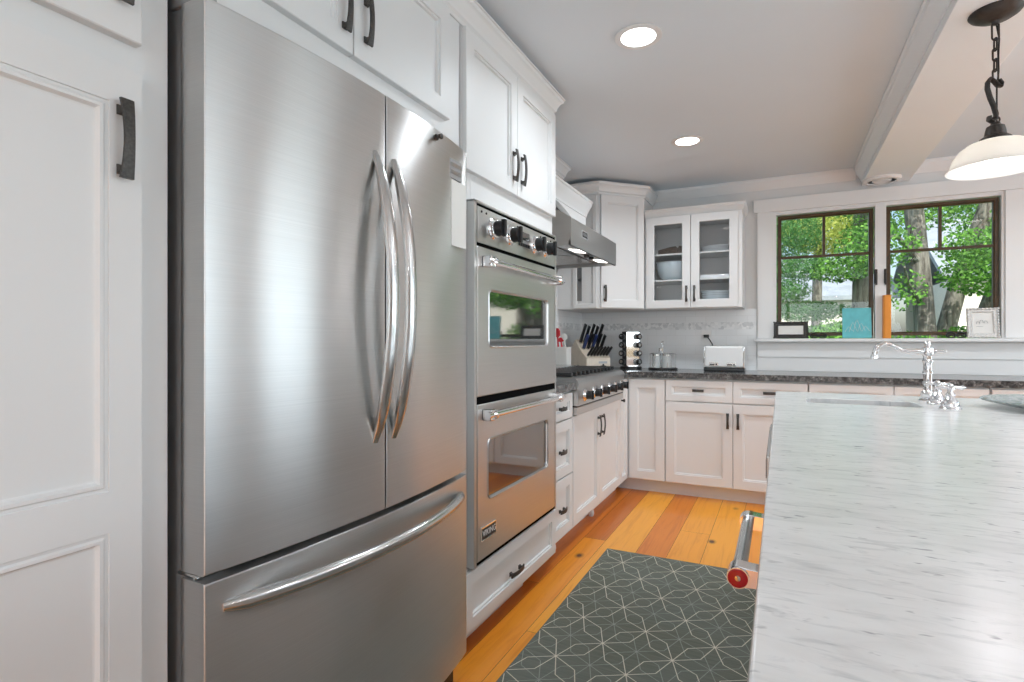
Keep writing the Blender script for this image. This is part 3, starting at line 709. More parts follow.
t = thing('glass_upper_cabinet', 'white wall cabinet with two glass doors showing dishes', 'cabinet', (-.59, 4.4, UZ0))
GX0, GX1, GY = -.938, -.247, 4.25
mb = MB()
mb.box(GX0, GX0 + .018, GY, YB - .001, UZ0, 2.04); mb.box(GX1 - .034, GX1, GY, YB - .001, UZ0, 2.04, .002)
mb.box(GX0 + .018, GX1 - .034, GY, YB - .001, UZ0, UZ0 + .018); mb.box(GX0 + .018, GX1 - .034, GY, YB - .001, 2.01, 2.04); mb.box(GX0 + .018, GX1 - .034, YB - .012, YB - .001, UZ0 + .018, 2.01)
mb.build('cabinet_body', WHITE, t)
Fg = FB(GY)
d = glass_door(Fg, GX0 + .012, -.602, UZ0 + .004, 2.036, t); pull(Fg, -.628, 1.45, .12, True, d, w=.017)
d = glass_door(Fg, -.598, GX1 - .027, UZ0 + .004, 2.036, t); pull(Fg, -.572, 1.45, .12, True, d, w=.017)
for z in (1.565, 1.762):
    mb = MB(); mb.box(GX0 + .019, GX1 - .035, GY + .02, YB - .013, z - .012, z, .001); mb.build('shelf', WHITE, t)
mb = MB(); mb.sweep([(GX0, GY), (GX1, GY), (GX1, YB)], [(0, 2.041), (.004, 2.041), (.007, 2.052), (.016, 2.070), (.020, 2.074), (.021, 2.088), (.024, 2.090), (.024, 2.098), (0, 2.098)], 1); mb.box(GX0, GX1, GY, YB, 2.0405, 2.097); mb.build('crown', WHITE, t)
# dishes behind the glass
def bowl(name, c, r, h, mat, label, cat, foot_r=.5, holes=False, group=None):
    mb = MB(); p = [(0, 0), (r * foot_r, 0), (r * foot_r * 1.04, .004)]
    for a in frange(9)[1:]: p.append((r * (foot_r + (1 - foot_r) * math.sin(a * math.pi / 2)), .004 + (h - .004) * (1 - math.cos(a * math.pi / 2)) ** .9))
    p.append((r * 1.03, h)); p.append((r * 1.03, h + .004)); p.append((r * .97, h + .003))
    for a in reversed(frange(9)[:-1]): p.append((r * .95 * (foot_r + (1 - foot_r) * math.sin(a * math.pi / 2)), .010 + (h - .010) * (1 - math.cos(a * math.pi / 2)) ** .9))
    p.append((0, .010)); mb.lathe(p, c, n=40); o = mb.build(name, mat, None, label, cat, group)
    return o
bowl('mixing_bowl', (-.755, 4.40, 1.5655), .125, .135, BOWLM, 'large pale mixing bowl on the middle shelf behind the left glass door', 'bowl', .45)
cb_ = thing('colander', 'white colander with pierced rim behind the right glass door', 'colander', (-.432, 4.40, 1.362))
mb = MB(); r = .112; p = [(0, 0), (.05, 0), (.052, .006)] + [(.05 + .062 * math.sin(a * math.pi / 2), .006 + .10 * (1 - math.cos(a * math.pi / 2))) for a in frange(8)[1:]] + [(.118, .108), (.118, .112), (.108, .110)] + [(.046 + .058 * math.sin(a * math.pi / 2), .012 + .098 * (1 - math.cos(a * math.pi / 2))) for a in reversed(frange(8))] + [(0, .012)]
mb.lathe(p, (-.432, 4.40, 1.362), n=40); mb.build('bowl_body', BOWLM, cb_)
mb = MB()
for k in range(44):
    a = 2 * math.pi * k / 44
    for zz, rr_ in ((.094, .1125), (.080, .1095)):
        c_ = Vector((-.432 + rr_ * math.cos(a), 4.40 + rr_ * math.sin(a), 1.362 + zz)); dn = Vector((math.cos(a), math.sin(a), 0)); mb.cyl(c_ - dn * .001, c_ + dn * .0012, .0032, n=8)
mb.build('hole_row', DARKGAP, cb_)
for k in range(4):
    mb = MB(); z = 1.7625 + k * .011
    mb.lathe([(0, 0), (.06, 0), (.065, .003), (.10, .010), (.108, .0135), (.107, .0155), (.098, .0125), (.06, .006), (0, .006)], (-.435, 4.40, z), n=40)
    mb.build('plate', PORC, None, ('lowest', 'second lowest', 'second highest', 'topmost')[k] + ' white plate of the stack on the upper right cabinet shelf', 'plate', 'plates on the upper cabinet shelf')
mb = MB(); mb.box(-.55, -.32, 4.30, 4.52, 1.5655, 1.5705, .002); mb.box(-.55, -.32, 4.30, 4.306, 1.57, 1.592, .002); mb.box(-.55, -.32, 4.514, 4.52, 1.57, 1.592, .002); mb.box(-.55, -.544, 4.306, 4.514, 1.57, 1.592, .002); mb.box(-.326, -.32, 4.306, 4.514, 1.57, 1.592, .002)
mb.build('serving_tray', PORC, None, 'white rimmed tray on the middle shelf behind the right glass door', 'tray')
mb = MB()
mb.prism([(0, 0), (.185, 0), (.185, .056), (.155, .058), (.150, .046), (.138, .046), (.132, .058), (.09, .054), (.0, .034)], (-.85, 4.30, 1.7625), (1, 0, 0), (0, 0, 1), (0, .10, 0))
mb.build('wooden_box', BROWN, None, 'dark brown sloped wooden holder on the upper shelf behind the left glass door', 'holder')
mb = MB(); mb.lathe([(0, 0), (.05, 0), (.06, .003), (.115, .020), (.132, .028), (.131, .031), (.112, .024), (.055, .007), (0, .006)], (-.755, 4.40, 1.362), n=44)
mb.build('platter', PORC, None, 'wide white platter on the cabinet floor behind the left glass door', 'plate')

# ------------------------------------------------------------------ range hood and its mantel
t = thing('range_hood', 'stainless range hood with two lit lamps over the rangetop', 'range hood', (-1.28, 3.2, 1.61))
HX, HY0, HY1 = -1.0, 2.76, 3.648
mb = MB()
prof = [(XL + .01, 1.612), (XL + .01, 2.0), (-1.275, 2.0), (-1.275, 1.925), (HX, 1.758), (HX, 1.610), (HX - .012, 1.610), (HX - .014, 1.635), (XL + .05, 1.635), (XL + .05, 1.612)]
mb.prism(prof, (0, HY0, 0), (1, 0, 0), (0, 0, 1), (0, HY1 - HY0, 0))
for y in (HY0, HY1 - .004): mb.prism([(XL + .01, 1.612), (HX - .002, 1.610), (HX - .002, 1.636), (XL + .01, 1.636)], (0, y, 0), (1, 0, 0), (0, 0, 1), (0, .004, 0))
mb.build('hood_body', STEELH, t)
mb = MB(); mb.prism([(-1.02, 1.618), (-1.13, 1.632), (-1.13, 1.636), (-1.02, 1.636)], (0, HY0 + .006, 0), (1, 0, 0), (0, 0, 1), (0, HY1 - HY0 - .012, 0)); mb.build('lamp_rail', STEELH, t)
for y in (2.98, 3.43):
    mb = MB(); mb.prism([(-1.035, 1.6185), (-1.095, 1.626), (-1.095, 1.6285), (-1.035, 1.621)], (0, y, 0), (1, 0, 0), (0, 0, 1), (0, .13, 0)); mb.build('lamp', HOODL, t)
for y in (3.20, 3.29): 
    mb = MB(); mb.lathe([(0, 0), (.017, 0), (.016, -.014), (.012, -.018), (0, -.018)], (-1.06, y, 1.624), n=18); mb.build('knob', BLACK, t)
for a in (0, 1):
    mb = MB()
    for k in range(9): mb.box(-1.50, -1.14, HY0 + .03 + a * .42 + k * .045, HY0 + .055 + a * .42 + k * .045, 1.628, 1.634, .001)
    mb.build('baffle_filter', SATIN, t)
mb = MB(FL(HX)); mb.box(2.93, 3.03, -.001, .004, 1.676, 1.722, .002); bd = mb.build('badge', CHROME, t)
mb = MB(FL(HX)); mb.box(2.937, 3.023, .003, .0045, 1.683, 1.715); mb.build('badge_plate', BLACK, bd)
text_mesh('VIKING', .026, TXTL(HX + .0048, 2.98, 1.699), 'badge_text', GREYMET, bd)

t = thing('hood_mantel', 'white wooden mantel with arched valance over the range hood', 'mantel', (-1.35, 3.15, 1.76))
MX = -1.225; MY0, MY1 = 2.50, 3.652
arch = [(MY0, 1.98), (MY0, 1.885), (2.70, 1.885)]
for a in frange(15): arch.append((2.72 + .66 * a, 1.890 + .058 * math.sin(a * math.pi) ** .9))
arch += [(3.40, 1.885), (MY1, 1.885), (MY1, 1.98)]
mb = MB(); mb.prism(arch, (MX - .03, 0, 0), (0, 1, 0), (0, 0, 1), (.04, 0, 0)); mb.box(XL + .011, MX, MY0, MY1, 2.002, 2.045); mb.build('valance', WHITE, t)
mb = MB(); mb.sweep([(MX + .01, MY0), (MX + .01, MY1)], [(0, 1.955), (.006, 1.955), (.010, 1.975), (.03, 2.01), (.04, 2.022), (.044, 2.040), (.052, 2.046), (.052, 2.058), (0, 2.058)], 1); mb.box(XL + .011, MX + .01, MY0, MY1, 2.046, 2.0575); mb.build('shelf_moulding', WHITE, t)
mb = MB(); mb.box(XL + .011, -1.365, MY0, 3.60, 2.061, CEIL - .002, .001); mb.sweep([(-1.365, MY0), (-1.365, 3.60), (XL + .011, 3.60)], c2(CEIL - .003), 1); mb.build('flue_box', WHITE, t)

# ------------------------------------------------------------------ things on the worktop
CT = CT1
# knife block
t = thing('knife_block', 'cream knife block in the corner behind the rangetop', 'knife block', (-1.35, 4.18, CT))
kbm = Matrix.Translation((-1.345, 4.14, CT)) @ Matrix.Rotation(R(48), 4, 'Z') @ Matrix.Diagonal((1.22, 1.22, 1.12, 1))
mb = MB(kbm)
side = [(-.10, 0), (.10, 0), (.10, .05), (-.02, .215), (-.10, .165)]   # (toward viewer = -y) built in (y', z)
mb.prism([(-.11, 0), (.12, 0), (.12, .12), (.04, .21), (-.055, .115), (-.11, .085)], (-.085, 0, 0), (0, 1, 0), (0, 0, 1), (.17, 0, 0))
bmesh.ops.bevel(mb.bm, geom=list(mb.bm.edges), offset=.003, segments=2, affect='EDGES')
mb.build('block', BLOCKW, t)
mb = MB(kbm); mb.box(.0, .06, -.1115, -.1095, .045, .06)
mb.build('label_plate', GREYMET, t)
def knife(px, py, pz, L, mat, label, grp=None, w=.014, tilt=45):
    # handle leans toward the viewer and up, blade runs into the block
    m_ = kbm @ Matrix.Translation((px, py, pz)) @ Matrix.Rotation(R(tilt), 4, 'X')
    o0 = m_.translation
    k = thing('knife', label, 'knife', o0, grp)
    mb = MB(m_); n = 8; rs = []
    for a in frange(9):
        z = L * a; ww = w * (.85 + .25 * math.sin(a * math.pi * 2) * .5 + (.25 if a > .9 else 0)); th = .0095 if 0 < a < 1 else .007
        rs.append([(th * math.cos(2 * math.pi * q / n), ww * math.sin(2 * math.pi * q / n), z) for q in range(n)])
    mb.rings(rs); h = mb.build('handle', mat, k)
    mb = MB(m_); mb.box(-.0065, .0065, -w * .9, w * .9, -.006, .004, .001); mb.build('bolster', SATIN, k)
    mb = MB(m_); mb.prism([(-w * .8, -.06), (w * .8, -.05), (w * .8, -.005), (-w * .8, -.005)], (-.001, 0, 0), (0, 1, 0), (0, 0, 1), (.002, 0, 0)); mb.build('blade', SATIN, k)
    for s_ in (.25, .5, .75):
        mb = MB(m_); mb.cyl((-.0078, 0, L * s_), (.0078, 0, L * s_), .0022, n=8); mb.build('rivet', SATIN, h)
rows = [(-.02, .150, .105, 5), (.015, .190, .125, 5)]
kn = 0
big = ['leftmost', 'second from left', 'middle', 'second from right', 'rightmost']
for i in range(5):
    knife(-.062 + i * .031, -.030, .148, .105 + .012 * (i % 2), BLUEH if i in (0, 2) else BLACK, big[i] + (' blue-handled' if i in (0, 2) else ' black-handled') + ' knife in the front upper row of the knife block', 'knives in the upper rows of the block', tilt=32)
for i in range(5):
    knife(-.062 + i * .031, .012, .190, .125 + .015 * ((i + 1) % 2), BLACK, big[i] + ' black-handled knife in the back row of the knife block', 'knives in the upper rows of the block', tilt=30)
for i in range(7):
    knife(-.066 + i * .022, -.092, .100, .085, BLACK, 'black-handled steak knife in the lowest row of the knife block', 'steak knives in the lowest row of the block', .008, tilt=48)
# utensil box with spatulas
t = thing('utensil_box', 'white and teal utensil box between the oven and the knife block', 'container', (-1.468, 3.86, CT))
mb = MB(); mb.box(-1.522, -1.415, 3.81, 3.91, CT, 1.055, .003); mb.build('box_body', CREAM, t)
mb = MB(); mb.box(-1.5225, -1.505, 3.808, 3.912, CT + .004, 1.05, .001); mb.build('teal_band', TEAL, t)
for k, (xx, mt, nm, lb) in enumerate(((-1.50, RED, 'spatula', 'red silicone spatula standing in the utensil box'), (-1.445, CREAM, 'mixing_spoon', 'white spoon standing in the utensil box'), (-1.472, RED, 'whisk', 'short red utensil standing in the utensil box'))):
    mb = MB(); z0 = 1.056; hgt = (.14, .10, .07)[k]
    mb.tube([(xx, 3.86, z0), (xx - .005, 3.86, z0 + hgt * .5)], [.007, .006], 10)
    mb.tube([(xx - .005, 3.86, z0 + hgt * .5), (xx - .006, 3.86, z0 + hgt * .6), (xx - .008, 3.86, z0 + hgt * .85), (xx - .008, 3.86, z0 + hgt)], [(.006, .006), (.022, .006), (.024, .006), (.010, .004)], 14, flat=(1, 0, 0))
    mb.build(nm, mt, None, lb, 'utensil')
# spice tower with jars
t = thing('spice_rack', 'chrome spice carousel tower beside the knife block', 'spice rack', (-1.075, 4.36, CT))
sm = Matrix.Translation((-1.075, 4.36, CT)) @ Matrix.Rotation(R(34), 4, 'Z')
mb = MB(sm); mb.lathe([(0, 0), (.085, 0), (.085, .016), (.08, .02), (0, .02)], n=36); mb.build('turntable', BLACK, t)
mb = MB(sm); mb.prism([(-.03, .02), (.03, .02), (.055, .035), (.0, .29), (-.055, .035)][:3] + [(.052, .03), (.052, .295), (-.052, .295), (-.052, .03)], (0, -.045, 0), (1, 0, 0), (0, 0, 1), (0, .09, 0)); mb.build('tower', CHROME, t)
mb = MB(sm); mb.box(-.0565, -.0525, -.047, .047, .025, .293, .001); mb.box(.0525, .0565, -.047, .047, .025, .293, .001); mb.box(-.058, .058, -.05, .05, .293, .297, .001); mb.build('side_plates', DARKGAP, t)
for side in (-1, 1):
    for k in range(4):
        z = .055 + k * .066
        c0 = sm @ (Vector((.026, -.046, z)) if side > 0 else Vector((-.058, -.004, z))); d_ = (sm.to_3x3() @ (Vector((.35, -.9, .1)) if side > 0 else Vector((-.75, -.6, .1)))).normalized()
        j = thing('spice_jar', ('lowest', 'second lowest', 'second highest', 'topmost')[k] + (' spice jar in the left column' if side < 0 else ' spice jar in the right column') + ' of the chrome carousel', 'jar', c0, 'spice jars in the carousel')
        mb = MB(); mb.lathe([(0, 0), (.020, 0), (.022, .003), (.022, .022), (.019, .026), (0, .026)], c0, d_, 20); mb.build('jar_glass', JARG, j)
        mb = MB(); mb.lathe([(0, .026), (.0235, .026), (.0235, .042), (.021, .045), (0, .045)], c0, d_, 20); lid = mb.build('lid', BLACK, j)
        mb = MB(); mb.lathe([(0, .0445), (.014, .0445), (.014, .046), (0, .0462)], c0, d_, 20); mb.build('lid_disc', SATIN, lid)
# condiment caddy
t = thing('condiment_caddy', 'chrome wire caddy on a dark base left of the toaster', 'caddy', (-.825, 4.36, CT))
cx0 = -.825; cy = 4.36
mb = MB(); mb.lathe([(0, 0), (.108, 0), (.112, .006), (.108, .014), (.02, .016), (0, .016)], (cx0, cy, CT), n=40); mb.build('base', BLACK, t)
mb = MB(); ring = [(cx0 + .098 * math.cos(a), cy + .07 * math.sin(a), CT + .125) for a in [2 * math.pi * k / 36 for k in range(36)]]; mb.tube(ring, .0028, 8, closed=True)
for a in (0, 60, 120, 180, 240, 300):
    p = (cx0 + .098 * math.cos(R(a)), cy + .07 * math.sin(R(a))); mb.cyl((p[0], p[1], CT + .012), (p[0], p[1], CT + .125), .0025, n=8)
mb.cyl((cx0, cy, CT + .01), (cx0, cy, CT + .19), .0032, n=10)
mb.tube([(cx0 + .009 * math.cos(a), cy, CT + .205 + .017 * math.sin(a)) for a in [2 * math.pi * k / 20 for k in range(20)]], .0022, 8, closed=True)
mb.build('wire_frame', CHROME, t)
for i, (dx, dy, hh_, lb) in enumerate(((-.045, -.012, .110, 'left front glass jar in the wire caddy'), (.032, -.012, .112, 'right front glass jar in the wire caddy'), (-.02, .036, .150, 'taller chrome-capped shaker at the back of the wire caddy'))):
    j = thing('condiment_jar', lb, 'jar', (cx0 + dx, cy + dy, CT + .0165), 'jars in the wire caddy')
    mb = MB(); r = .034 if i < 2 else .02
    mb.lathe([(0, 0), (r, 0), (r * 1.02, .004), (r * 1.02, hh_ - .03), (r * .9, hh_ - .02), (0, hh_ - .02)], (cx0 + dx, cy + dy, CT + .0165), n=24); mb.build('jar_glass', JARG, j)
    mb = MB(); mb.lathe([(0, hh_ - .02), (r * .95, hh_ - .02), (r * .95, hh_ - .004), (r * .8, hh_), (0, hh_)], (cx0 + dx, cy + dy, CT + .0165), n=24); mb.build('lid', SATIN if i < 2 else CHROME, j)
# toaster
t = thing('toaster', 'white and chrome long-slot toaster on the granite worktop', 'toaster', (-.373, 4.33, CT))
mb = MB(); mb.box(-.512, -.234, 4.255, 4.405, CT, CT + .026, .006); mb.build('base', BLACK, t)
mb = MB(); mb.box(-.508, -.238, 4.258, 4.402, CT + .027, CT + .186, .018, 4); mb.build('shell', TRIMW, t)
for xx in (-.513, -.247):
    mb = MB(); mb.box(xx, xx + .014, 4.262, 4.398, CT + .026, CT + .180, .006); mb.build('end_trim', CHROME, t)
mb = MB(); mb.box(-.47, -.276, 4.285, 4.305, CT + .1855, CT + .1868); mb.box(-.47, -.276, 4.350, 4.370, CT + .1855, CT + .1868); mb.build('slot', BLACK, t)
for xx in (-.472, -.352):
    mb = MB(FB(4.2585)); mb.box(xx, xx + .062, 0, .002, CT + .040, CT + .066, .0008); cp = mb.build('control_plate', SATIN, t)
    mb = MB(FB(4.2585)); mb.box(xx + .004, xx + .036, .002, .006, CT + .046, CT + .054, .001); mb.cyl((xx + .05, .002, CT + .051), (xx + .05, .009, CT + .051), .006, n=14); mb.build('dial', BLACK, cp)
mb = MB(); mb.tube([(-.46, 4.402, CT + .10), (-.46, 4.44, CT + .16), (-.475, 4.48, CT + .20), (-.50, 4.52, CT + .235), (-.522, 4.548, CT + .258)], .0045, 8); mb.build('cord', BLACK, t)
mb = MB(); mb.box(-.545, -.505, 4.540, 4.5545, CT + .248, CT + .272, .004); mb.build('plug', BLACK, t)
mb = MB(FB(YB - .0085)); mb.box(-.560, -.490, 0, .006, CT + .19, CT + .305, .002); mb.build('outlet_plate', TRIMW, None, 'white wall outlet behind the toaster', 'outlet')
# black timer on the rangetop edge
mb = MB(); mb.lathe([(0, 0), (.022, 0), (.024, .006), (.024, .03), (.02, .036), (.008, .038), (.006, .05), (0, .05)], (-1.20, 4.02, CT), n=24); mb.build('kitchen_timer', BLACK, None, 'small black knob-topped timer in front of the knife block', 'timer')

# ------------------------------------------------------------------ things on the window stool
SZ = 1.1185
def lean_frame(name, x0, x1, h, y, fmat, border, inner, label, cat, depth=.018, lean=8, extra=None):
    m_ = Matrix.Translation((0, y, SZ)) @ Matrix.Rotation(R(-lean), 4, 'X') @ FB(0)
    t = thing(name, label, cat, ((x0 + x1) / 2, y, SZ))
    mb = MB(m_); mb.rect_loops(x0, x1, .001, h, [(0, 0), (0, depth * .7), (.004, depth), (border * .45, depth * .8), (border * .8, depth), (border, depth * .6), (border, 0)], loop=True); mb.build('frame', fmat, t, smooth=25)
    mb = MB(m_); mb.box(x0 + border - .004, x1 - border + .004, .001, depth * .4, border - .002, h - border + .002); pic = mb.build('picture', inner, t)
    if extra: extra(m_, t, pic)
    return t
def corners(m_, t, pic):
    mb = MB(m_)
    for i in range(13):
        for (xx, zz) in ((-.045 + .221 * i / 12, .004), (-.045 + .221 * i / 12, .118)): mb.ball((xx, .016, zz), .0065, 6)
    for i in range(1, 7):
        for xx in (-.043, .174): mb.ball((xx, .016, .118 * i / 7), .0065, 6)
    mb.build('ornament', FOOD, t)
lean_frame('picture_frame', -.045, .176, .122, 4.535, FOOD, .028, CREAM, 'small dark ornate picture frame at the left end of the sill', 'picture frame', .016, 8, corners)
t = thing('sunglasses', 'folded dark glasses lying beside the dark picture frame', 'glasses', (.20, 4.535, SZ))
def specs(t, x0, y):
    for k in (0, 1):
        mb = MB(); c = Vector((x0 + k * .055, y, SZ + .020)); mb.tube([(c.x + .024 * math.cos(a), c.y, c.z + .017 * math.sin(a)) for a in [2 * math.pi * q / 24 for q in range(24)]], .0045, 8, closed=True); mb.lathe([(0, -.0008), (.0235, -.0008), (.0235, .0008), (0, .0008)], (c.x, c.y, c.z), (0, 1, 0), 24) if False else None
        mb.build('rim', BLACK, t)
    mb = MB(); mb.tube([(x0 + .024, y, SZ + .022), (x0 + .0275, y, SZ + .026), (x0 + .031, y, SZ + .022)], .002, 8); mb.build('bridge', BLACK, t)
    for k, sx in ((0, -.024), (1, .079)):
        mb = MB(); mb.tube([(x0 + sx, y, SZ + .022), (x0 + sx, y + .006 + k * .004, SZ + .022), (x0 + (.055 if k == 0 else 0), y + .012 + k * .005, SZ + .018), (x0 + (.075 if k == 0 else -.02), y + .012 + k * .005, SZ + .006)], .0045, 8); mb.build('temple', BLACK, t)
specs(t, .215, 4.52)
def mountain(m_, t, pic):
    mb = MB(m_)
    for k, (a, h0) in enumerate(((.43, .05), (.455, .082), (.48, .10), (.505, .075), (.53, .055))):
        mb.tube([(a - .022, .0215, .045), (a - .008, .0215, .03 + h0 * .8), (a, .0215, .03 + h0), (a + .01, .0215, .03 + h0 * .75), (a + .024, .0215, .05)], .0010, 6)
    mb.build('painted_lines', CREAM, t)
m_ = Matrix.Translation((0, 4.54, SZ)) @ Matrix.Rotation(R(-7), 4, 'X') @ FB(0)
t = thing('canvas', 'turquoise canvas with a pale drawing leaning at the window mullion', 'picture', (.478, 4.54, SZ))
mb = MB(m_); mb.box(.392, .566, .0, .020, .001, .214, .003); mb.build('canvas_panel', TEAL, t); mountain(m_, t, None)
t = thing('orange_book', 'tall narrow orange-spined book standing before the mullion', 'book', (.655, 4.53, SZ))
mb = MB(); mb.box(.632, .640, 4.505, 4.565, SZ, SZ + .296, .001); mb.box(.668, .676, 4.505, 4.565, SZ, SZ + .296, .001); mb.box(.638, .670, 4.50, 4.507, SZ, SZ + .296, .003); mb.build('cover', ORANGE, t)
mb = MB(); mb.box(.6405, .6675, 4.5075, 4.563, SZ + .003, SZ + .291); mb.build('pages', CREAM, t)
t = thing('reading_glasses', 'dark folded glasses lying beside the white frame on the sill', 'glasses', (1.04, 4.53, SZ)); specs(t, 1.005, 4.515)
def scroll(m_, t, pic):
    mb = MB(m_)
    for i in range(9):
        for zz in (.006, .190): mb.ball((1.094 + .158 * i / 8, .015, zz), .0085, 6, sz=.8)
    for i in range(1, 10):
        for xx in (1.096, 1.250): mb.ball((xx, .015, .19 * i / 10), .0085, 6, sx=.8)
    mb.build('ornament', FRAMEW, t)
    mb = MB(m_)
    for k, (xx, zz) in enumerate(((1.15, .10), (1.168, .108), (1.19, .103))): mb.tube([(xx - .010, .0078, zz - .008), (xx - .004, .0078, zz + .010), (xx + .004, .0078, zz + .008), (xx + .010, .0078, zz - .008)], .0011, 6)
    mb.tube([(1.14, .0078, .075), (1.175, .0078, .076)], .0011, 6); mb.build('sketch', GREYMET, pic)
lean_frame('picture_frame', 1.092, 1.254, .196, 4.53, FRAMEW, .030, CREAM, 'whitewashed ornate picture frame at the right end of the sill', 'picture frame', .016, 7, scroll)

# ------------------------------------------------------------------ island
IX0, IX1, IY0, IY1 = -.020, 1.30, -1.2, 2.705
SX0, SX1, SY0, SY1 = .085, .432, 2.25, 2.445
mb = MB()
n = 8; r = .03
def rrect(x0, x1, y0, y1, r, z):
    p = []
    for cx_, cy_, a0 in ((x1 - r, y1 - r, 0), (x0 + r, y1 - r, 90), (x0 + r, y0 + r, 180), (x1 - r, y0 + r, 270)):
        for k in range(n + 1): a = R(a0 + 90 * k / n); p.append((cx_ + r * math.cos(a), cy_ + r * math.sin(a), z))
    return p
e = .004
mb.rings([rrect(SX0, SX1, SY0, SY1, r, CT0), rrect(IX0 + e, IX1 - e, IY0 + e, IY1 - e, .006, CT0), rrect(IX0, IX1, IY0, IY1, .008, CT0 + e), rrect(IX0, IX1, IY0, IY1, .008, CT1 - e), rrect(IX0 + e * .3, IX1 - e * .3, IY0 + e * .3, IY1 - e * .3, .008, CT1 - e * .3), rrect(IX0 + e, IX1 - e, IY0 + e, IY1 - e, .006, CT1), rrect(SX0 - .002, SX1 + .002, SY0 - .002, SY1 + .002, r, CT1), rrect(SX0, SX1, SY0, SY1, r, CT1 - .002)], loop=True)
mb.build('island_worktop', MARBLE, None, 'large white grey-veined marble island worktop', 'worktop')
t = thing('sink', 'small undermount prep sink in the marble island', 'sink', (.258, 2.347, .64))
mb = MB(); mb.rings([rrect(SX0 - .012, SX1 + .012, SY0 - .012, SY1 + .012, r, CT0 - .001), rrect(SX0 - .001, SX1 + .001, SY0 - .001, SY1 + .001, r, CT0 - .001), rrect(SX0 + .006, SX1 - .006, SY0 + .006, SY1 - .006, r, .70), rrect(SX0 + .03, SX1 - .03, SY0 + .03, SY1 - .03, .02, .672)], False, True)
mb.build('basin', STEELH, t)
mb = MB(); mb.lathe([(0, .672), (.032, .672), (.034, .676), (.022, .6745), (0, .6742)], (.26, 2.347, 0), n=24); mb.build('drain', CHROME, t)
t = thing('island_cabinet', 'white island base cabinet under the marble worktop', 'cabinet', (.65, .8, 0))
mb = MB(); 
mb.box(.012, .040, IY0 + .04, 1.59, .10, CT0 - .001); mb.box(.012, .040, 2.25, IY1 - .03, .10, CT0 - .001); mb.box(IX1 - .05, IX1 - .03, IY0 + .04, IY1 - .03, .1, CT0 - .001)
mb.box(.012, IX1 - .03, IY0 + .03, IY0 + .05, .1, CT0 - .001); mb.box(.012, IX1 - .03, IY1 - .05, IY1 - .03, .1, CT0 - .001); mb.box(.04, IX1 - .05, IY0 + .05, IY1 - .05, .1, .12); mb.box(.09, IX1 - .1, IY0 + .1, IY1 - .1, 0, .1)
mb.build('cabinet_body', WHITE, t)
Fi = FI(.012)
for k in range(3): shaker(Fi, IY0 + .06 + k * .62, IY0 + .66 + k * .62, .12, .82, 'panel', t)
t = thing('dishwasher', 'stainless dishwasher door in the island side below the sink', 'dishwasher', (.02, 1.92, .10))
mb = MB(); mb.box(-.034, .011, 1.60, 2.24, .115, .795, .003); mb.build('door', STEELH, t)
mb = MB(); mb.box(-.036, -.0335, 1.612, 2.228, .735, .785, .001); mb.build('control_strip', BLACK, t)
t = thing('warming_drawer', 'island appliance with a thick tubular bar handle and red end medallion', 'oven', (.0, 1.08, .45))
mb = MB(); mb.box(-.014, .0115, .76, 1.42, .46, .80, .003); mb.build('door', STEELH, t)
hx, hz = -.060, .733
mb = MB(); mb.cyl((hx, .955, hz), (hx, 1.215, hz), .0112, n=28); h = mb.build('handle', SATIN, t)
for i, y in enumerate((.937, 1.222)):
    mb = MB(); pl_ = []
    for k in range(13): a = R(90 + 180 * k / 12); pl_.append((hx + .0165 * math.cos(a), hz + .0165 * math.sin(a)))
    pl_ += [(-.030, hz - .013), (-.014, hz - .013), (-.014, hz + .013), (-.030, hz + .013)]
    mb.prism(pl_, (0, y - .016, 0), (1, 0, 0), (0, 0, 1), (0, .034, 0)); bmesh.ops.bevel(mb.bm, geom=[e_ for e_ in mb.bm.edges], offset=.002, segments=2, affect='EDGES'); br_ = mb.build('handle_bracket', CHROME, h)
    if i == 0:
        mb = MB(); mb.lathe([(0, 0), (.0150, 0), (.0150, .003), (.012, .004), (0, .004)], (hx, y - .0155, hz), (0, -1, 0), 28); md = mb.build('medallion', REDENAM, br_)
        mb = MB(); mb.lathe([(.0148, 0), (.0162, 0), (.0162, .0045), (.0148, .0045)], (hx, y - .0155, hz), (0, -1, 0), 28, False); mb.lathe([(0, .0035), (.0042, .0035), (.0042, .0055), (0, .006)], (hx, y - .0155, hz), (0, -1, 0), 16); mb.build('medallion_rim', CHROME, br_)
# faucet
t = thing('faucet', 'chrome bridge-style faucet with curved spout on the marble island', 'faucet', (.486, 2.36, CT))
fx, fy = .486, 2.493
def turned(name, x, y, prof): mb = MB(); mb.lathe(prof, (x, y, CT), n=28); return mb.build(name, CHROME, t)
turned('column', fx, fy, [(0, 0), (.028, 0), (.029, .004), (.024, .009), (.017, .012), (.020, .018), (.023, .026), (.020, .034), (.014, .040), (.0135, .060), (.0165, .064), (.0165, .070), (.0135, .074), (.0135, .100), (.0165, .104), (.0165, .110), (.0135, .114), (.0135, .140), (.017, .145), (.017, .151), (.0135, .155), (.0135, .166), (.018, .172), (.019, .184), (.018, .196), (.010, .201), (.008, .206), (.012, .211), (.009, .218), (.004, .222), (0, .223)])
sp = [(fx - .012, fy, CT + .184), (fx - .055, fy - .01, CT + .183), (fx - .085, fy - .018, CT + .188), (fx - .108, fy - .024, CT + .202), (fx - .126, fy - .028, CT + .211), (fx - .146, fy - .032, CT + .211), (fx - .160, fy - .036, CT + .200), (fx - .167, fy - .038, CT + .182), (fx - .170, fy - .038, CT + .168)]
mb = MB(); mb.tube(sp, [.009, .0085, .008, .008, .0085, .009, .0095, .010, .0105], 16)
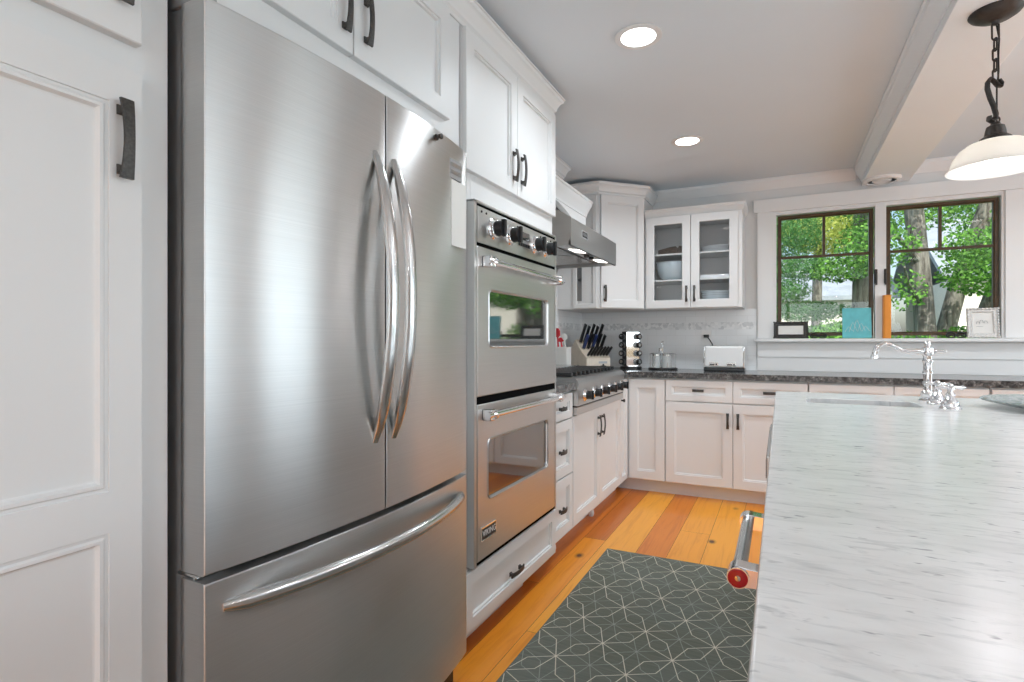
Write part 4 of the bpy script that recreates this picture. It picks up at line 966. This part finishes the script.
mb.lathe([(.0105, .004), (.0125, 0), (.0125, -.012), (.010, -.014), (0, -.013)], (fx - .170, fy - .038, CT + .168), n=20); mb.lathe([(.009, 0), (.012, .004), (.012, .010), (.009, .014), (.0125, .02), (.009, .026)], (fx - .010, fy, CT + .184), (-1, 0, 0), 20); mb.build('spout', CHROME, t)
def cross(x, y, zc, L, parent, nm='handle_cross'):
    mb = MB()
    for d_ in ((1, 0), (0, 1)):
        p = [(x - d_[0] * L, y - d_[1] * L, zc), (x - d_[0] * L * .82, y - d_[1] * L * .82, zc), (x - d_[0] * L * .6, y - d_[1] * L * .6, zc), (x, y, zc), (x + d_[0] * L * .6, y + d_[1] * L * .6, zc), (x + d_[0] * L * .82, y + d_[1] * L * .82, zc), (x + d_[0] * L, y + d_[1] * L, zc)]
        mb.tube(p, [.003, .0075, .0055, .0055, .0055, .0075, .003], 12)
    mb.ball((x, y, zc + .002), .0105, 10); return mb.build(nm, CHROME, parent)
mb = MB(); mb.tube([(fx + .012, fy, CT + .184), (fx + .022, fy, CT + .184), (fx + .030, fy, CT + .184), (fx + .050, fy, CT + .184), (fx + .056, fy, CT + .184)], [.009, .008, .005, .0065, .003], 14); mb.build('finial_arm', CHROME, t)
for (hx_, hy_, sc2) in ((.490, 2.376, 1.0), (.4925, 2.222, 1.0)):
    b_ = turned('handle_base', hx_, hy_, [(0, 0), (.030, 0), (.031, .004), (.028, .009), (.024, .011), (.025, .016), (.022, .026), (.015, .036), (.011, .042), (.014, .047), (.012, .053), (.008, .058), (.0075, .066), (0, .066)])
    cross(hx_, hy_, CT + .072, .040, b_)
# glass platter
t = thing('glass_platter', 'round textured clear glass platter with green edge on the island', 'platter', (.835, 2.31, CT))
mb = MB(); p = [(0, .006), (.08, .005), (.14, .012), (.185, .024), (.207, .030), (.210, .034), (.206, .038), (.183, .031), (.14, .020), (.08, .012), (0, .012)]
rs = []
for r_, h_ in p:
    ring = []
    for k in range(96):
        a = 2 * math.pi * k / 96; w_ = 1 + (.012 * math.sin(a * 17 + 1.3) + .008 * math.sin(a * 29)) * (r_ / .21) ** 4
        ring.append((.825 + 1.06 * r_ * w_ * math.cos(a), 2.33 + 1.06 * r_ * w_ * math.sin(a), CT + h_ - .0045))
    rs.append(ring)
mb.rings(rs); mb.build('platter_body', DISHGLASS, t)

# ------------------------------------------------------------------ rug with star lattice
mb = MB(); RX0, RX1, RYa, RYb = -.822, -.085, .35, 2.826
mb.box(RX0, RX1, RYa, RYb, .0005, .008, .002)
def seg(p, q, w, z, mi):
    p, q = Vector(p), Vector(q)
    d = q - p; L_ = d.length
    if L_ < 1e-6: return
    lo, hi = Vector((RX0 + .006, RYa + .006)), Vector((RX1 - .006, RYb - .006)); t0, t1 = 0, 1
    for i in range(2):
        if abs(d[i]) < 1e-9:
            if not lo[i] <= p[i] <= hi[i]: return
        else:
            a, c = (lo[i] - p[i]) / d[i], (hi[i] - p[i]) / d[i]; t0 = max(t0, min(a, c)); t1 = min(t1, max(a, c))
    if t0 >= t1: return
    a, c = p + d * t0, p + d * t1; nrm = Vector((-d.y, d.x)) / L_ * w / 2; mb.mi = mi
    mb.f([mb.v((a.x - nrm.x, a.y - nrm.y, z)), mb.v((c.x - nrm.x, c.y - nrm.y, z)), mb.v((c.x + nrm.x, c.y + nrm.y, z)), mb.v((a.x + nrm.x, a.y + nrm.y, z))])
ax, by = .1225, .149
for layer in (1, 0):
    for i in range(-2, 9):
        for j in range(-4, 22):
            if (i + j) % 2 != layer: continue
            A = Vector((-.822 + i * ax, 2.826 - .149 * j + 0)) + Vector((0, 0))
            A = Vector((-.7005 + (i - 1) * ax, 2.524 + (2 - j) * by))
            for sx_ in (1, -1):
                D = Vector((sx_ * ax, by))
                for fa, fb in ((.3, .67), (.7, .33)):
                    K = A + Vector((D.x * fa, D.y * fb))
                    seg(A, K, .0032 if layer == 0 else .0026, .0088 if layer == 0 else .0085, 1 if layer == 0 else 2)
                    seg(K, A + D, .0032 if layer == 0 else .0026, .0088 if layer == 0 else .0085, 1 if layer == 0 else 2)
mb.build('rug', [RUGM, RUGL, RUGF], None, 'dark grey-green runner rug with pale geometric star lines', 'rug', smooth=0)

# ------------------------------------------------------------------ lamps on the ceiling
for i, (x, y) in enumerate(DOWN):
    t = thing('recessed_light', ('lit recessed ceiling light nearer the camera, left of the beam', 'lit recessed ceiling light nearer the back wall, left of the beam')[i] if i < 2 else 'added unseen recessed ceiling light that lights the room', 'ceiling light', (x, y, CEIL - .01), 'recessed ceiling lights')
    mb = MB(); mb.lathe([(.068, 0), (.092, -.001), (.093, -.004), (.088, -.007), (.072, -.008), (.067, -.005)], (x, y, CEIL), n=40, cap=False); mb.build('trim_ring', TRIMW, t)
    mb = MB(); mb.lathe([(0, -.006), (.068, -.006), (.068, -.002), (0, -.002)], (x, y, CEIL), n=40); mb.build('lens', LENS, t)
t = thing('beam_spotlight', 'unlit round recessed spotlight under the beam by the window', 'ceiling light', (.612, 4.43, BZ - .02))
mb = MB(); mb.lathe([(.078, 0), (.112, 0), (.113, -.006), (.105, -.016), (.084, -.020), (.080, -.014)], (.612, 4.43, BZ), n=44, cap=False); mb.build('trim_ring', TRIMW, t)
mb = MB(); mb.lathe([(0, -.003), (.079, -.003), (.079, -.001), (0, -.001)], (.612, 4.43, BZ), n=40); mb.build('baffle', BLACK, t)
mb = MB(); mb.lathe([(0, -.018), (.048, -.020), (.056, -.014), (.056, -.004), (0, -.004)], (.612, 4.43, BZ), n=32); mb.build('lamp_face', TRIMW, t)
# pendant
px, py = .640, 2.345
t = thing('pendant_lamp', 'bronze chain pendant with white bell glass shade over the island', 'pendant lamp', (px, py, 1.63))
mb = MB(); mb.lathe([(0, 0), (.071, 0), (.072, -.004), (.066, -.012), (.05, -.022), (.022, -.028), (.012, -.034), (.009, -.044), (0, -.046)], (px, py, BZ), n=40); mb.build('canopy', BRONZE, t)
def link(z0, z1, ang, w):
    mb = MB(); pts = []; c_ = (z0 + z1) / 2; hl = (z1 - z0) / 2 - w
    for k in range(20):
        a = 2 * math.pi * k / 20; u_ = w * math.cos(a); z = c_ + w * math.sin(a) + (hl if math.sin(a) > 0 else -hl)
        pts.append((px + u_ * math.cos(ang), py + u_ * math.sin(ang), z))
    mb.tube(pts, .0028, 8, closed=True); mb.build('chain_link', BRONZE, t)
zz = BZ - .036; lens_ = [.060, .042, .042, .042, .042]
for k, l_ in enumerate(lens_):
    link(zz - l_, zz, R(20) if k % 2 == 0 else R(100), .011 if k == 0 else .0085); zz -= l_ - .0075
mb = MB(); mb.tube([(px + .004, py + .010, BZ - .03), (px + .012, py + .008, BZ - .09), (px + .006, py - .006, BZ - .15), (px + .010, py + .006, BZ - .20), (px + .004, py + .002, BZ - .25), (px + .004, py + .002, BZ - .38)], .0026, 8); mb.build('cord', BLACK, t)
zt = zz + .004
mb = MB()
S_ = [(.010, -.010), (.020, -.022), (.018, -.032), (.008, -.030), (-.004, -.016), (-.018, -.006), (-.026, -.018), (-.027, -.040), (-.018, -.070), (-.006, -.098), (.002, -.125), (.000, -.142), (-.012, -.150), (-.022, -.144), (-.020, -.132)]
dirx, diry = math.cos(R(26)), math.sin(R(26))
mb.tube([(px + a * dirx, py + a * diry, zt + c + .006) for a, c in S_], [(.010, .005)] * len(S_), 10, flat=(-diry, dirx, 0)); mb.build('scroll_hook', BRONZE, t)
zs = zt - .140
mb = MB(); mb.tube([(px + .011 * math.cos(a), py, zs + .002 + .011 * math.sin(a)) for a in [2 * math.pi * k / 18 for k in range(18)]], .0028, 8, closed=True)
mb.lathe([(0, -.006), (.012, -.006), (.014, -.014), (.024, -.020), (.027, -.032), (.030, -.050), (.042, -.058), (.044, -.068), (.030, -.070), (0, -.070)], (px, py, zs), n=32); mb.build('socket_cup', BRONZE, t)
zsh = zs - .064
mb = MB(); outer = [(.030, 0), (.046, -.003), (.074, -.012), (.098, -.030), (.113, -.054), (.119, -.074), (.128, -.088), (.134, -.094)]
mb.lathe(outer + [(.132, -.0965)] + [(r_ - .004, h_ - .003) for r_, h_ in reversed(outer[:-1])], (px, py, zsh), n=56, cap=False); mb.build('glass_shade', SHADE, t)
mb = MB(); mb.ball((px, py, zsh - .054), .030, 14, sz=1.1); mb.lathe([(.013, 0), (.015, -.03), (.013, -.03)], (px, py, zsh), n=16); mb.build('bulb', BULB, t)
for k, yy in enumerate((py, 1.0, -.35)):
    if k: dup(t, (px, yy, 1.63), ('middle', 'rear')[k - 1] + ' bronze pendant of the row over the island, out of the picture')
    lamp('POINT', 'pendant_bulb', (px, yy, zsh - .055), 15.0, color=(.93, .96, 1), shadow_soft_size=.034)

# ------------------------------------------------------------------ outside the windows
mb = MB(); mb.box(-30, 40, YB + .35, 60, -.9, -.6); mb.build('ground', LAWN, None, 'green lawn outside the windows', kind='structure')
mb = MB(); mb.box(-14, 22, 12.2, 15.8, -.6, -.57); mb.build('driveway', ASPHALT, None, 'pale driveway beyond the trees', kind='structure')
def house(x0, x1, y0, y1, eave, ridge, label):
    t = thing('house', label, 'house', ((x0 + x1) / 2, (y0 + y1) / 2, -.6))
    mb = MB(); mb.box(x0, x1, y0, y1, -.6, eave)
    for k in range(int((eave + .6) / .18)): mb.box(x0 - .01, x1 + .01, y0 - .012, y0, -.6 + k * .18, -.6 + k * .18 + .165)
    mb.build('wall', SIDING, t)
    mb = MB(); ym = (y0 + y1) / 2; mb.prism([(y0 - .4, eave - .05), (y0 - .4, eave + .08), (ym, ridge), (y1 + .4, eave + .08), (y1 + .4, eave - .05), (ym, ridge - .15)], (x0 - .4, 0, 0), (0, 1, 0), (0, 0, 1), (x1 - x0 + .8, 0, 0)); mb.build('roof', ROOFM, t)
    for xx in [x0 + (x1 - x0) * f for f in (.2, .5, .8)]:
        mb = MB(); mb.box(xx - .45, xx + .45, y0 - .04, y0 - .012, .4, 1.5); w = mb.build('window', TRIMW, t); mb = MB(); mb.box(xx - .38, xx + .38, y0 - .05, y0 - .035, .47, 1.43); mb.build('pane', OVENGLASS, w)
house(-4.0, 2.6, 19, 25, 2.35, 4.0, 'pale house with a grey roof seen through the left window')
house(3.7, 9.5, 16, 22, 2.6, 4.6, 'white sided house behind the trunks in the right window')
def leaves(name, parent, mat, blobs, size, seed, needle=False):
    rnd = random.Random(seed); bm = bmesh.new(); lay = bm.faces.layers.float.new('leaf')
    for (c, rad, n) in blobs:
        n = int(n * 4.5)
        c = Vector(c)
        for _ in range(n):
            while True:
                p = Vector((rnd.uniform(-1, 1), rnd.uniform(-1, 1), rnd.uniform(-1, 1)))
                if p.length <= 1: break
            p = c + Vector((p.x * rad[0], p.y * rad[1], p.z * rad[2]))
            s_ = size * .46 * rnd.uniform(.6, 1.25)
            nrm = Vector((rnd.gauss(0, .7), rnd.gauss(0, .7) - .3, rnd.gauss(.5, .5))).normalized(); u = nrm.orthogonal().normalized(); w = nrm.cross(u); a = rnd.random() * 6.28
            u, w = u * math.cos(a) + w * math.sin(a), w * math.cos(a) - u * math.sin(a)
            k = .22 if needle else .62
            pts = [p - u * s_, p - u * s_ * .2 + w * s_ * k, p + u * s_ * .25 + w * s_ * k * .7 + nrm * s_ * .15, p + u * s_, p + u * s_ * .25 - w * s_ * k * .7 + nrm * s_ * .15, p - u * s_ * .2 - w * s_ * k]
            f_ = bm.faces.new([bm.verts.new(q) for q in pts]); f_[lay] = rnd.random()
    mb = MB(); mb.bm.free(); mb.bm = bm; return mb.build(name, mat, parent, smooth=0, facc=False)
def tree(label, trunk, radii, branches, mat, blobs, size, seed, needle=False):
    t = thing('tree', label, 'tree', trunk[0])
    mb = MB(); mb.tube(trunk, radii, 16)
    tk = mb.build('trunk', BARK, t)
    if branches:
        for b_, r_ in branches: mb = MB(); mb.tube(b_, r_, 8); mb.build('branch', BARK, t)
    leaves('foliage', t, mat, blobs, size, seed, needle)
tree('grey-barked maple nearest the right window, upright trunk', [(1.72, 8, -.6), (1.56, 8, .8), (1.515, 8, 1.6), (1.43, 8, 2.6), (1.36, 8, 4.2)], [.15, .115, .105, .10, .09],
     [([(1.50, 8, 2.0), (1.2, 7.6, 2.3), (.95, 7.3, 2.25)], [.04, .025, .012]), ([(1.52, 8, 1.5), (1.28, 7.5, 1.75), (1.2, 7.2, 1.9)], [.03, .02, .01])],
     LEAF, [((1.0, 7.6, 2.2), (.45, .4, .28), 260), ((1.25, 7.4, 1.65), (.2, .3, .25), 50), ((1.9, 7.3, 2.1), (.45, .35, .18), 240), ((1.75, 8.6, 3.2), (1.1, .9, .5), 700), ((1.2, 7.0, 1.05), (.25, .4, .15), 110), ((1.8, 7.6, 3.0), (.8, .5, .3), 300)], .055, 11)
tree('dark leaning trunk behind the grey maple in the right window', [(1.75, 9.6, -.6), (2.0, 9.6, .9), (2.22, 9.6, 1.9), (2.55, 9.6, 3.0), (2.85, 9.6, 4.6)], [.15, .12, .108, .10, .09],
     [([(2.3, 9.6, 2.1), (2.6, 9.2, 2.4), (2.9, 9, 2.5)], [.06, .04, .02])],
     LEAF, [((2.25, 8.6, 1.95), (.5, .5, .3), 420), ((2.9, 9, 2.6), (.5, .6, .6), 380), ((2.5, 10.2, 3.4), (1.2, .8, .5), 500), ((2.15, 9.2, 1.1), (.3, .4, .2), 160)], .06, 12)
tree('slim leaning trunk at the right edge of the right window', [(2.15, 10.2, -.6), (2.5, 10.2, .9), (2.8, 10.2, 1.9), (3.2, 10.2, 3.4)], [.15, .12, .11, .09], None,
     LEAF, [((3.0, 9.8, 2.2), (.5, .6, .5), 320), ((2.8, 10.2, 1.2), (.35, .4, .3), 200), ((3.1, 10.8, 3.2), (.7, .6, .5), 260)], .06, 13)
tree('grey trunk at the right edge of the left window', [(1.02, 9.2, -.6), (1.04, 9.2, 1.5), (1.06, 9.2, 4.2)], [.17, .13, .11],
     None,
     LEAF, [((.75, 8.8, 2.1), (.4, .4, .2), 240), ((1.1, 9.0, 2.6), (.35, .4, .3), 200), ((.7, 8.6, 1.15), (.35, .5, .25), 260), ((.95, 9.6, 3.2), (.5, .6, .3), 160)], .06, 14)
tree('yellow-green sunlit tree high in the left window', [(.55, 11.5, -.6), (.6, 11.5, 2.2), (.65, 11.5, 4.5)], [.1, .08, .05], None,
     LEAFY, [((.75, 11.2, 3.05), (.8, .6, .42), 1300), ((1.25, 11.4, 3.0), (.5, .5, .25), 260)], .06, 15)
tree('dark feathery evergreen at the left edge of the left window', [(-.15, 9.8, -.6), (-.1, 9.8, 4.6)], [.14, .05], None,
     NEEDLE, [((.1, 9.5, 2.75), (.5, .5, .4), 900), ((.25, 9.4, 2.2), (.5, .5, .2), 500), ((.05, 9.3, 1.85), (.38, .5, .18), 350), ((.35, 9.4, 1.55), (.6, .5, .16), 520), ((.2, 9.3, 1.2), (.5, .5, .14), 350)], .075, 16, True)
tree('leafy tree crown high beyond the left window', [(-.6, 13, -.6), (-.5, 13, 2.5), (-.4, 13, 5)], [.16, .13, .08], None,
     LEAF, [((.1, 13, 3.9), (1.0, .8, .7), 700), ((1.2, 13.4, 4.0), (.9, .8, .6), 420)], .085, 21)
tree('leafy tree crown high beyond the right window', [(4.2, 13, -.6), (4.1, 13, 2.5), (4.0, 13, 5)], [.16, .13, .08], None,
     LEAF, [((2.3, 13.2, 3.9), (.9, .8, .75), 420), ((3.6, 13, 3.6), (1.0, .8, .8), 650)], .085, 22)
t = thing('shrub', 'bright green shrub low outside the left window', 'shrub', (.75, 7.4, -.6))
mb = MB(); mb.tube([(.75, 7.4, -.6), (.7, 7.4, .3), (.72, 7.4, .9)], [.03, .02, .01], 8); mb.build('stem', BARK, t)
leaves('foliage', t, LEAF, [((.55, 7.2, 1.05), (.35, .5, .26), 420), ((.8, 7.2, .8), (.4, .5, .3), 250)], .05, 17)
t = thing('bush', 'low green bush outside the right window', 'shrub', (1.75, 7.0, -.6))
mb = MB(); mb.tube([(1.75, 7, -.6), (1.75, 7, .8)], [.03, .01], 8); mb.build('stem', BARK, t)
leaves('foliage', t, LEAF, [((1.95, 7.1, .95), (.5, .5, .3), 420), ((1.1, 6.9, .9), (.25, .4, .25), 180)], .05, 18)
